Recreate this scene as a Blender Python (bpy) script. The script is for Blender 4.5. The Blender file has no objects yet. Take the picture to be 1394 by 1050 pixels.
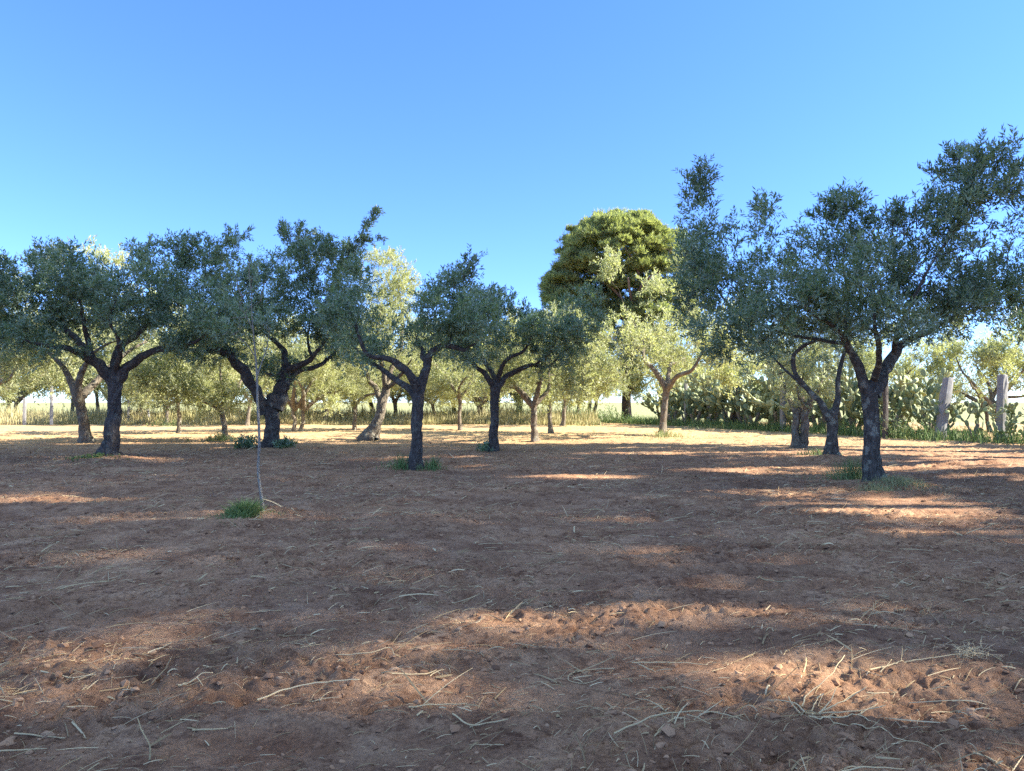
import bpy, math, random
import numpy as np
from mathutils import Vector

C = bpy.context.scene.collection
PI = math.pi
F_PX, CX, CY, HORIZON, CAM_H = 1053.0, 697.0, 525.0, 548.0, 1.55
TH = math.atan((HORIZON - CY) / F_PX)
SUN_EL, SUN_VEC = math.radians(33.0), (1.0, 0.0)

# ------------------------------------------------------------------ picture geometry
def ray(px, py):
    cx, cy = (px - CX) / F_PX, (CY - py) / F_PX
    return np.array([cx, math.cos(TH) - cy * math.sin(TH), math.sin(TH) + cy * math.cos(TH)])

def P(px, py, d):
    r = ray(px, py)
    return np.array([0, 0, CAM_H]) + r * (d / r[1])

def G(px, py):
    r = ray(px, py)
    return np.array([0, 0, CAM_H]) + r * (CAM_H / -r[2])

# ------------------------------------------------------------------ noise
_pr = np.random.RandomState(7)
_perm = _pr.permutation(512)
_perm = np.concatenate([_perm, _perm, _perm])
_ga = _pr.rand(512) * 2 * PI
_gx, _gy = np.cos(_ga), np.sin(_ga)

def perlin(x, y, s=0):
    x = np.asarray(x, float) + s * 17.31; y = np.asarray(y, float) + s * 9.77
    xi, yi = np.floor(x).astype(int), np.floor(y).astype(int)
    xf, yf = x - xi, y - yi
    u, v = xf**3 * (xf * (xf * 6 - 15) + 10), yf**3 * (yf * (yf * 6 - 15) + 10)
    def g(ix, iy, fx, fy):
        h = _perm[(_perm[ix & 511] + iy) & 511]
        return _gx[h] * fx + _gy[h] * fy
    a = g(xi, yi, xf, yf); b = g(xi + 1, yi, xf - 1, yf)
    c = g(xi, yi + 1, xf, yf - 1); d = g(xi + 1, yi + 1, xf - 1, yf - 1)
    return (a + u * (b - a)) + v * ((c + u * (d - c)) - (a + u * (b - a)))

def sstep(a, b, x):
    t = np.clip((x - a) / (b - a), 0, 1)
    return t * t * (3 - 2 * t)

MOUNDS = []   # x, y, radius, height

def ground_base(x, y):
    x = np.asarray(x, float); y = np.asarray(y, float)
    fade = 1 - sstep(60, 90, np.hypot(x, y))
    h = 0.05 * perlin(x * .22, y * .3, 1) + 0.045 * perlin(x * .6, y * .9, 2)
    h += 0.035 * perlin(x * 1.1, y * 2.1, 3)
    h += 0.028 * np.maximum(0, perlin(x * .35 + 3, y * 2.6, 4)) * 2
    fur = np.sin(2 * PI * (y + .22 * perlin(x * .28, y * .28, 51) + .05 * x) / .52)
    h += .016 * fur * (.4 + sstep(-.2, .4, perlin(x * .25, y * .4, 52)))
    for mx, my, mr, mh in MOUNDS:
        h = h + mh * np.exp(-((x - mx)**2 + (y - my)**2) / (mr * mr))
    return h * fade

def ground_h(x, y):
    x = np.asarray(x, float); y = np.asarray(y, float)
    h = ground_base(x, y)
    near = 1 - sstep(45, 62, np.hypot(x, y))
    patch = sstep(-.3, .45, perlin(x * .5, y * .8, 5) + .4 * perlin(x * 1.7, y * 2, 6))
    wx = x + .1 * perlin(x * 3, y * 3, 21); wy = y + .1 * perlin(x * 3, y * 3, 22)
    lump = np.abs(perlin(wx * 3.0, wy * 4.2, 7))
    lump2 = np.abs(perlin(wx * 7.0, wy * 9.0, 8))
    c = .055 * (lump - .22) * (.35 + patch) + .040 * (lump2 - .2) * (.3 + patch)
    c += .026 * perlin(wx * 15, wy * 17, 9) * (.35 + .9 * patch)
    c += .020 * np.abs(perlin(wx * 27, wy * 27, 10)) * (.5 + patch)
    pit = sstep(.30, .50, perlin(x * 2.6, y * 4.2, 11)) * .055 + sstep(.34, .5, perlin(x * 6.1, y * 8.3, 17)) * .028
    return h + (c - pit * (.3 + patch)) * near

# ------------------------------------------------------------------ mesh helpers
class Acc:
    def __init__(self): self.v = []; self.f3 = []; self.f4 = []; self.n = 0; self.t4 = []; self.t3 = []
    def add(self, v, f4=None, f3=None, t=0.5):
        v = np.asarray(v, float)
        if f4 is not None and len(f4):
            f4 = np.asarray(f4, int) + self.n; self.f4.append(f4)
            self.t4.append(np.broadcast_to(np.asarray(t, float), (len(f4),)).copy())
        if f3 is not None and len(f3):
            f3 = np.asarray(f3, int) + self.n; self.f3.append(f3)
            self.t3.append(np.broadcast_to(np.asarray(t, float), (len(f3),)).copy())
        self.v.append(v); self.n += len(v)

def make_mesh(name, acc, mat, smooth=True, origin=None):
    v = np.concatenate(acc.v) if acc.v else np.zeros((0, 3))
    if origin is not None: v = v - np.asarray(origin)
    f4 = np.concatenate(acc.f4) if acc.f4 else np.zeros((0, 4), int)
    f3 = np.concatenate(acc.f3) if acc.f3 else np.zeros((0, 3), int)
    me = bpy.data.meshes.new(name)
    me.vertices.add(len(v)); me.vertices.foreach_set('co', v.astype(np.float32).ravel())
    nl = len(f4) * 4 + len(f3) * 3
    me.loops.add(nl)
    me.loops.foreach_set('vertex_index', np.concatenate([f4.ravel(), f3.ravel()]).astype(np.int32))
    me.polygons.add(len(f4) + len(f3))
    st = np.concatenate([np.arange(len(f4)) * 4, len(f4) * 4 + np.arange(len(f3)) * 3])
    me.polygons.foreach_set('loop_start', st.astype(np.int32))
    me.polygons.foreach_set('use_smooth', np.full(len(st), smooth, dtype=bool))
    me.update(calc_edges=True)
    t = np.concatenate([*acc.t4, *acc.t3]) if (acc.t4 or acc.t3) else np.zeros(0)
    at = me.attributes.new('tint', 'FLOAT', 'FACE')
    at.data.foreach_set('value', t.astype(np.float32))
    me.materials.append(mat)
    return me

def link(name, me, parent=None, loc=None):
    o = bpy.data.objects.new(name, me); C.objects.link(o)
    if parent is not None: o.parent = parent
    if loc is not None: o.location = loc
    return o

def tag(o, label, cat, group=None, kind=None):
    o['label'] = label
    if cat: o['category'] = cat
    if group: o['group'] = group
    if kind: o['kind'] = kind
    return o

def thing(name, label, cat, loc, group=None, rz=0.0):
    o = bpy.data.objects.new(name, None); C.objects.link(o)
    o.location = loc; o.rotation_euler = (0, 0, rz); o.empty_display_size = .3
    return tag(o, label, cat, group)

def nrm(a):
    return a / np.maximum(np.linalg.norm(a, axis=-1, keepdims=True), 1e-9)

def resample(pts, rad, step):
    pts = np.asarray(pts, float); rad = np.asarray(rad, float)
    if len(pts) == 2:
        pts = np.array([pts[0], (pts[0] + pts[1]) / 2, pts[1]]); rad = np.array([rad[0], (rad[0] + rad[1]) / 2, rad[1]])
    p = np.vstack([2 * pts[0] - pts[1], pts, 2 * pts[-1] - pts[-2]])
    out, ro = [], []
    for i in range(1, len(p) - 2):
        p0, p1, p2, p3 = p[i - 1], p[i], p[i + 1], p[i + 2]
        n = max(2, int(np.linalg.norm(p2 - p1) / step))
        for k in range(n):
            t = k / n
            out.append(.5 * ((2 * p1) + (-p0 + p2) * t + (2 * p0 - 5 * p1 + 4 * p2 - p3) * t * t + (-p0 + 3 * p1 - 3 * p2 + p3) * t**3))
            ro.append(rad[i - 1] * (1 - t) + rad[i] * t)
    out.append(pts[-1]); ro.append(rad[-1])
    return np.array(out), np.array(ro)

def tube(acc, pts, rad, k=8, gnarl=0.0, seed=0, flare=0.0, cap=True, t=.5):
    pts = np.asarray(pts, float); rad = np.asarray(rad, float); n = len(pts)
    d = np.gradient(pts, axis=0); d = nrm(d)
    ref = np.array([.31, .77, .55]) if abs(d[0][2]) > .8 else np.array([0, 0, 1.])
    u = nrm(np.cross(d, ref)); w = np.cross(d, u)
    a = np.arange(k) * 2 * PI / k
    s = np.concatenate([[0], np.cumsum(np.linalg.norm(np.diff(pts, axis=0), axis=1))])
    r = np.repeat(rad[:, None], k, 1)
    if gnarl:
        A, S = np.meshgrid(a, s)
        ro = max(rad.max(), .02)
        g = perlin(np.cos(A) * 1.2 + S / ro * .22, np.sin(A) * 1.2 + S / ro * .13, seed)
        g2 = perlin(np.cos(A) * 2.6 + S / ro * .5 + 40, np.sin(A) * 2.6 + S / ro * .35, seed + 3)
        r = r * (1 + gnarl * (1.5 * g + .9 * g2))
        if gnarl > .11:
            fz = np.abs(perlin(A * 2.2 + S * 1.1 + .6 * g, S * 2.2, seed + 5)); fz[:, -1:] = fz[:, :1] * .5 + fz[:, -1:] * .5
            r = r * (1 - .16 * np.exp(-(fz / .10)**2) + .05 * perlin(np.cos(A) * 5, np.sin(A) * 5 + S * 9, seed + 8))
        if flare:
            e = np.exp(-S / (1.1 * ro))
            r = r * (1 + flare * e * (.1 + np.maximum(0, np.cos(A * 3 + seed)) * .8 + .4 * np.maximum(0, np.cos(A * 5 + 2 * seed))))
    v = pts[:, None, :] + r[..., None] * (np.cos(a)[None, :, None] * u[:, None, :] + np.sin(a)[None, :, None] * w[:, None, :])
    i = np.arange(n - 1)[:, None] * k; j = np.arange(k)[None, :]; jn = (j + 1) % k
    f = np.stack([i + j, i + jn, i + k + jn, i + k + j], -1).reshape(-1, 4)
    v = v.reshape(-1, 3)
    f3 = None
    if cap:
        v = np.vstack([v, pts[-1] + d[-1] * rad[-1] * .5]); e = len(v) - 1; b = (n - 1) * k
        f3 = [(b + q, b + (q + 1) % k, e) for q in range(k)]
    acc.add(v, f, f3, t)

def leaves(acc, rng, S, D, L, n, ll, lw, cl_tint, spread=.85, droop=.0):
    """S starts, D directions, L lengths of shoots; n leaves along each"""
    m = len(S)
    t = (np.arange(n) + rng.rand(m, n)) / n
    t = .08 + .95 * t
    pos = S[:, None, :] + D[:, None, :] * (L[:, None] * t)[..., None]
    pos[..., 2] -= droop * (L[:, None] * t)**2
    side = rng.normal(size=(m, n, 3)); side -= D[:, None, :] * (side * D[:, None, :]).sum(-1, keepdims=True); side = nrm(side)
    ld = nrm(D[:, None, :] * .75 + side * spread + rng.normal(size=(m, n, 3)) * .12)
    nr = nrm(np.cross(ld, nrm(rng.normal(size=(m, n, 3)) * .6 + np.cross(ld, np.array([0, 0, 1.])))))
    wv = np.cross(ld, nr)
    ln = ll * rng.uniform(.65, 1.15, size=(m, n, 1)); wd = lw * rng.uniform(.75, 1.15, size=(m, n, 1)) * .5
    b = pos; tip = pos + ld * ln - nr * ln * .08; mid = pos + ld * ln * .48 + nr * ln * .03
    v = np.stack([b, mid + wv * wd, tip, mid - wv * wd], -2).reshape(-1, 3)
    f = np.arange(len(v)).reshape(-1, 4)
    tt = np.clip(.5 + .22 * rng.normal(size=(m, n)) + cl_tint[:, None] * .22, 0, 1).ravel()
    acc.add(v, f, None, tt)

# ------------------------------------------------------------------ materials
class NT:
    def __init__(self, name):
        m = bpy.data.materials.new(name); m.use_nodes = True
        self.m = m; self.nt = m.node_tree; self.nt.nodes.clear()
        self.out = self.n('ShaderNodeOutputMaterial')
    def n(self, t, **k):
        o = self.nt.nodes.new(t)
        for a, b in k.items(): setattr(o, a, b)
        return o
    def l(self, a, b): self.nt.links.new(a, b)
    def ramp(self, fac, stops):
        r = self.n('ShaderNodeValToRGB'); e = r.color_ramp.elements
        while len(e) < len(stops): e.new(.5)
        for i, (p, c) in enumerate(stops):
            e[i].position = p; e[i].color = (*c, 1) if len(c) == 3 else c
        self.l(fac, r.inputs[0]); return r.outputs[0]
    def noise(self, scale, detail=4, rough=.55, vec=None, dist=0):
        o = self.n('ShaderNodeTexNoise'); o.inputs['Scale'].default_value = scale
        o.inputs['Detail'].default_value = detail; o.inputs['Roughness'].default_value = rough
        o.inputs['Distortion'].default_value = dist
        if vec is not None: self.l(vec, o.inputs['Vector'])
        return o.outputs[0]
    def mix(self, fac, a, b, bt='MIX'):
        o = self.n('ShaderNodeMix', data_type='RGBA', blend_type=bt)
        for s, x in ((0, fac), (6, a), (7, b)):
            if isinstance(x, (int, float)): o.inputs[s].default_value = x
            elif isinstance(x, tuple): o.inputs[s].default_value = (*x, 1)
            else: self.l(x, o.inputs[s])
        return o.outputs[2]
    def coord(self, kind='Object', scale=None):
        if kind == 'Position': v = self.n('ShaderNodeNewGeometry').outputs['Position']
        else: v = self.n('ShaderNodeTexCoord').outputs[kind]
        if scale:
            mp = self.n('ShaderNodeMapping'); mp.inputs['Scale'].default_value = scale
            self.l(v, mp.inputs['Vector']); v = mp.outputs[0]
        return v

def leaf_mat(name, top0, top1, under, trans=.25, rough=.5, spec=.4, tcol=None):
    g = NT(name)
    at = g.n('ShaderNodeAttribute', attribute_name='tint')
    top = g.ramp(at.outputs['Fac'], [(0, top0), (1, top1)])
    bf = g.n('ShaderNodeNewGeometry').outputs['Backfacing']
    und = g.mix(.5, top, under)
    col = g.mix(bf, top, und)
    b = g.n('ShaderNodeBsdfPrincipled'); g.l(col, b.inputs['Base Color'])
    b.inputs['Roughness'].default_value = rough; b.inputs['Specular IOR Level'].default_value = spec
    tr = g.n('ShaderNodeBsdfTranslucent')
    g.l(g.mix(1.0, top, tcol or (2.2, 2.2, 1.0), 'MULTIPLY'), tr.inputs['Color'])
    ms = g.n('ShaderNodeMixShader'); ms.inputs[0].default_value = trans
    g.l(b.outputs[0], ms.inputs[1]); g.l(tr.outputs[0], ms.inputs[2]); g.l(ms.outputs[0], g.out.inputs[0])
    return g.m

def bark_mat(name, c0, c1, lichen=0.0, sc=1.0):
    g = NT(name)
    v = g.coord('Object', (9 * sc, 9 * sc, 2.6 * sc))
    n1 = g.noise(2.2, 6, .65, v, .6)
    col = g.ramp(n1, [(.3, c0), (.62, c1), (.8, tuple(x * 1.35 for x in c1))])
    if lichen:
        ln = g.noise(5.5, 3, .6, g.coord('Object'))
        lf = g.ramp(ln, [(.55, (0, 0, 0)), (.62, (lichen,) * 3)])
        col = g.mix(lf, col, (.33, .34, .27))
    b = g.n('ShaderNodeBsdfPrincipled'); g.l(col, b.inputs['Base Color'])
    b.inputs['Roughness'].default_value = .9; b.inputs['Specular IOR Level'].default_value = .15
    bp = g.n('ShaderNodeBump'); bp.inputs['Strength'].default_value = 1.0; bp.inputs['Distance'].default_value = .07
    g.l(n1, bp.inputs['Height']); g.l(bp.outputs[0], b.inputs['Normal']); g.l(b.outputs[0], g.out.inputs[0])
    return g.m

def tint_mat(name, stops, rough=.8, trans=0.0):
    g = NT(name)
    at = g.n('ShaderNodeAttribute', attribute_name='tint')
    col = g.ramp(at.outputs['Fac'], stops)
    b = g.n('ShaderNodeBsdfPrincipled'); g.l(col, b.inputs['Base Color'])
    b.inputs['Roughness'].default_value = rough; b.inputs['Specular IOR Level'].default_value = .25
    sh = b.outputs[0]
    if trans:
        tr = g.n('ShaderNodeBsdfTranslucent'); g.l(col, tr.inputs['Color'])
        ms = g.n('ShaderNodeMixShader'); ms.inputs[0].default_value = trans
        g.l(sh, ms.inputs[1]); g.l(tr.outputs[0], ms.inputs[2]); sh = ms.outputs[0]
    g.l(sh, g.out.inputs[0])
    return g.m

def soil_mat():
    g = NT('soil')
    p = g.coord('Position')
    big = g.noise(.35, 3, .5, p); mid = g.noise(2.3, 5, .6, p); fine = g.noise(38, 5, .7, p)
    c1 = g.ramp(mid, [(.3, (.22, .116, .066)), (.52, (.37, .216, .126)), (.75, (.50, .325, .20))])
    c2 = g.ramp(big, [(.35, (.80, .78, .80)), (.65, (1.18, 1.13, 1.06))])
    col = g.mix(1.0, c1, c2, 'MULTIPLY')
    c3 = g.ramp(fine, [(.3, (.42, .40, .40)), (.48, (1, 1, 1)), (.70, (1.32, 1.30, 1.25))])
    col = g.mix(.85, col, c3, 'MULTIPLY')
    # dark specks among crumbs and turned-up clods, relief shade painted into the colour
    speck = g.ramp(g.noise(9, 7, .75, g.coord('Position', (1, 1.5, 1)), .6), [(.49, (0, 0, 0)), (.60, (.95, .95, .95))])
    mz = g.ramp(g.noise(1.3, 4, .6, p), [(.38, (.25, .25, .25)), (.6, (1, 1, 1))])
    mm = g.n('ShaderNodeMath', operation='MULTIPLY'); g.l(speck, mm.inputs[0]); g.l(mz, mm.inputs[1])
    col = g.mix(mm.outputs[0], col, (.13, .062, .034))
    # grey dry crust patches and pale chaff dust
    cr = g.ramp(g.noise(.9, 6, .7, g.coord('Position', (1, 2.2, 1)), .5), [(.52, (0, 0, 0)), (.68, (.32, .32, .32))])
    col = g.mix(cr, col, (.42, .27, .155))
    sp0 = g.n('ShaderNodeSeparateXYZ'); g.l(p, sp0.inputs[0])
    m0 = g.n('ShaderNodeMapRange'); m0.inputs[1].default_value = 22; m0.inputs[2].default_value = 36; g.l(sp0.outputs[1], m0.inputs[0])
    dry = g.ramp(g.noise(.8, 6, .7, g.coord('Position', (.5, 1.6, 1)), .4), [(.33, (0, 0, 0)), (.52, (.9, .9, .9))])
    dm = g.n('ShaderNodeMath', operation='MULTIPLY'); g.l(dry, dm.inputs[0]); g.l(m0.outputs[0], dm.inputs[1])
    col = g.mix(dm.outputs[0], col, (.50, .35, .175))
    # dry meadow beyond the tilled field
    sp = g.n('ShaderNodeSeparateXYZ'); g.l(p, sp.inputs[0])
    mr = g.n('ShaderNodeMapRange'); mr.inputs[1].default_value = 57; mr.inputs[2].default_value = 62; g.l(sp.outputs[1], mr.inputs[0])
    col = g.mix(mr.outputs[0], col, (.26, .26, .12))
    b = g.n('ShaderNodeBsdfPrincipled'); g.l(col, b.inputs['Base Color'])
    b.inputs['Roughness'].default_value = .95; b.inputs['Specular IOR Level'].default_value = .1
    bp = g.n('ShaderNodeBump'); bp.inputs['Strength'].default_value = 1.0; bp.inputs['Distance'].default_value = .02
    g.l(g.noise(70, 5, .75, p), bp.inputs['Height']); g.l(bp.outputs[0], b.inputs['Normal']); g.l(b.outputs[0], g.out.inputs[0])
    return g.m

def concrete_mat():
    g = NT('weathered_concrete')
    v = g.coord('Object')
    n = g.noise(6, 6, .7, v)
    col = g.ramp(n, [(.3, (.17, .165, .16)), (.6, (.27, .26, .245)), (.8, (.36, .345, .325))])
    st = g.ramp(g.noise(2.2, 4, .7, g.coord('Object', (6, 6, .8))), [(.45, (0, 0, 0)), (.7, (.6, .6, .6))])
    col = g.mix(st, col, (.17, .16, .15))
    b = g.n('ShaderNodeBsdfPrincipled'); g.l(col, b.inputs['Base Color']); b.inputs['Roughness'].default_value = .9
    bp = g.n('ShaderNodeBump'); bp.inputs['Strength'].default_value = .5; bp.inputs['Distance'].default_value = .02
    g.l(n, bp.inputs['Height']); g.l(bp.outputs[0], b.inputs['Normal']); g.l(b.outputs[0], g.out.inputs[0])
    return g.m

M = {
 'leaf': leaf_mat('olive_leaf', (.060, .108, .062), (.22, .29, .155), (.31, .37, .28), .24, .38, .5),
 'leaf_sunlit': leaf_mat('olive_leaf_sunlit', (.22, .24, .115), (.47, .475, .235), (.48, .48, .32), .44, .5, .4, (1.25, 1.3, .85)),  # olive leaf copy with the brightness of sunlight painted into its colour
 'needle': leaf_mat('pine_needle', (.10, .14, .07), (.42, .45, .22), (.26, .30, .15), .42, .55, .3, (1.6, 1.6, .8)),
 'broad': leaf_mat('windbreak_leaf', (.03, .05, .02), (.07, .10, .045), (.1, .13, .08), .1),
 'bark': bark_mat('olive_bark', (.040, .034, .030), (.125, .105, .09), .25),
 'bark_lichen': bark_mat('olive_bark_lichen', (.045, .040, .034), (.135, .12, .10), .6),
 'bark_sunlit': bark_mat('olive_bark_sunlit', (.08, .066, .05), (.23, .19, .14), .5, .8),  # lighter copy of olive bark for sunlit trees, sunlight put into the tone
 'bark_young': bark_mat('sapling_bark', (.24, .21, .17), (.42, .38, .31), .3, 2),
 'bark_pine': bark_mat('pine_bark', (.10, .065, .05), (.24, .17, .14), 0, .4),
 'straw': tint_mat('dry_straw', [(0, (.22, .13, .06)), (.5, (.48, .335, .16)), (1, (.78, .60, .33))], .75, .1),
 'clod': tint_mat('soil_clod', [(0, (.12, .058, .03)), (.5, (.30, .16, .085)), (1, (.45, .27, .15))], .95),
 'grass': tint_mat('green_grass', [(0, (.07, .13, .04)), (.5, (.18, .26, .085)), (1, (.40, .36, .17))], .6, .25),
 'drygrass': tint_mat('tall_dry_grass', [(0, (.16, .17, .07)), (.45, (.35, .32, .145)), (1, (.55, .47, .26))], .7, .3),
 'cactus': tint_mat('prickly_pear_pad', [(0, (.06, .09, .045)), (.5, (.15, .19, .095)), (1, (.34, .36, .17))], .6),
 'cactus_trunk': bark_mat('prickly_pear_trunk', (.12, .10, .075), (.24, .20, .15), 0, .6),
 'concrete': concrete_mat(),
 'soil': soil_mat(),
}

# ------------------------------------------------------------------ world, sun, camera
w = bpy.data.worlds.new('World'); bpy.context.scene.world = w; w.use_nodes = True
wn = w.node_tree; bg = wn.nodes['Background']
sky = wn.nodes.new('ShaderNodeTexSky'); sky.sky_type = 'NISHITA'; sky.sun_disc = False
sky.sun_elevation = SUN_EL; sky.sun_rotation = math.atan2(SUN_VEC[0], SUN_VEC[1])
sky.air_density = .75; sky.dust_density = 0.0; sky.ozone_density = 1.6; sky.altitude = 1200
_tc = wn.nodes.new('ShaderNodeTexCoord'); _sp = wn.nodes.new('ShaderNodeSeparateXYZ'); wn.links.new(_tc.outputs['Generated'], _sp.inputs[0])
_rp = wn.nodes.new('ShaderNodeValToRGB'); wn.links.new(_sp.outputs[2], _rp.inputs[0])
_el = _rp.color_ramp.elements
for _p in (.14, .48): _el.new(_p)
for _i, (_p, _c) in enumerate(((0.0, (.40, .48, .63, 1)), (.14, (.31, .43, .69, 1)), (.48, (.345, .515, .82, 1)), (.66, (1.75, 1.46, 1.15, 1)))):  # last stop: added warm overhead fill for the shade, brighter than real sky
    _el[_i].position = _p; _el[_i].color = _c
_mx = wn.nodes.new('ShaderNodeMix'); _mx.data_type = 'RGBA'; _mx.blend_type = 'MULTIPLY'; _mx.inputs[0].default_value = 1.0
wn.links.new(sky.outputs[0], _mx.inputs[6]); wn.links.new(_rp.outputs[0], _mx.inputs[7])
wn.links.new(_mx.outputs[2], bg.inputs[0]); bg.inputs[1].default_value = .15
ld = bpy.data.lights.new('sun', 'SUN'); ld.energy = 5.0; ld.angle = math.radians(.6); ld.color = (1.0, .945, .82)
lo = bpy.data.objects.new('sun', ld); C.objects.link(lo)
sv = Vector((SUN_VEC[0] * math.cos(SUN_EL), SUN_VEC[1] * math.cos(SUN_EL), math.sin(SUN_EL)))
lo.rotation_euler = sv.to_track_quat('Z', 'Y').to_euler(); lo.location = (60, -20, 40)
cd = bpy.data.cameras.new('camera'); cam = bpy.data.objects.new('camera', cd); C.objects.link(cam)
cd.sensor_width = 36; cd.lens = 36 * F_PX / 1394; cd.clip_end = 12000; cd.clip_start = .05
cam.location = (0, 0, CAM_H); cam.rotation_euler = (PI / 2 + TH, 0, 0)
sc = bpy.context.scene; sc.camera = cam
sc.view_settings.view_transform = 'Standard'; sc.view_settings.look = 'None'
sc.view_settings.exposure = 2.1; sc.view_settings.gamma = 1
sc.cycles.max_bounces = 6; sc.cycles.transparent_max_bounces = 4
sc.cycles.use_denoising = False

# ------------------------------------------------------------------ trees
def px_line(spec, d0, scale=None):
    """spec: (px, py, width_px, depth offset) -> points, radii in metres"""
    pts, rad = [], []
    for q in spec:
        px, py, wd = q[:3]; dz = q[3] if len(q) > 3 else 0.0
        pts.append(P(px, py, d0 + dz)); rad.append(wd * .5 * (d0 + dz) / F_PX)
    return np.array(pts), np.array(rad)

def blob_clusters(rng, blobs, d, depth, dens, r_shell=.5):
    cs, tn = [], []
    for q in blobs:
        px, py, rx, ry = q[:4]; dz = q[4] if len(q) > 4 else rng.uniform(-.55, .55) * depth
        den = q[5] if len(q) > 5 else 1.0
        c = P(px, py, d + dz); ax = rx * d / F_PX; az = ry * d / F_PX; ay = max(.35, min(depth * .6, max(ax, az) * 1.5))
        n = max(3, int(dens * den * ax * az * PI))
        u = nrm(rng.normal(size=(n, 3))); r = (r_shell + (1 - r_shell) * rng.rand(n, 1))**.8
        cs.append(c + u * r * np.array([ax, ay, az])); tn.append(np.full(n, rng.normal() * .7) + rng.normal(size=n) * .8)
    return np.concatenate(cs), np.concatenate(tn)

def grow_twigs(acc, rng, nodes, nrad, clusters, rmax=.022, k=5):
    """every foliage clump hangs on a branchlet that starts at the nearest wood"""
    nodes = [*map(np.array, nodes)]; nrad = list(nrad)
    N = np.array(nodes); R = np.array(nrad)
    d0 = np.array([np.min(np.linalg.norm(N - c, axis=1)) for c in clusters])
    for i in np.argsort(d0):
        c = clusters[i]
        dd = np.linalg.norm(N - c, axis=1) + np.maximum(0, N[:, 2] - c[2]) * .6
        j = int(np.argmin(dd)); a = N[j]; ln = np.linalg.norm(c - a)
        if ln < .12: continue
        m1 = a + (c - a) * .35 + rng.normal(size=3) * ln * .09 + np.array([0, 0, ln * .06])
        m2 = a + (c - a) * .7 + rng.normal(size=3) * ln * .07 + np.array([0, 0, ln * .07])
        r0 = min(R[j] * .7, rmax * (.35 + ln * .55)); r0 = max(r0, .006)
        rr = np.array([r0, r0 * .8, r0 * .55, .004])
        tube(acc, np.array([a, m1, m2, c]), rr, k, cap=False)
        N = np.vstack([N, m1, m2, c]); R = np.concatenate([R, rr[1:]])

def clump_leaves(acc, rng, cl, tn, center, shoots, n, L, ll, lw, up=.5):
    m = len(cl)
    S = np.repeat(cl, shoots, 0); T = np.repeat(tn, shoots)
    out = nrm(S - center)
    D = nrm(out * .55 + np.array([0, 0, up]) + rng.normal(size=S.shape) * .75)
    S = S + rng.normal(size=S.shape) * .06
    leaves(acc, rng, S, D, L * rng.uniform(.6, 1.25, len(S)), n, ll, lw, T, droop=.15)

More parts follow.
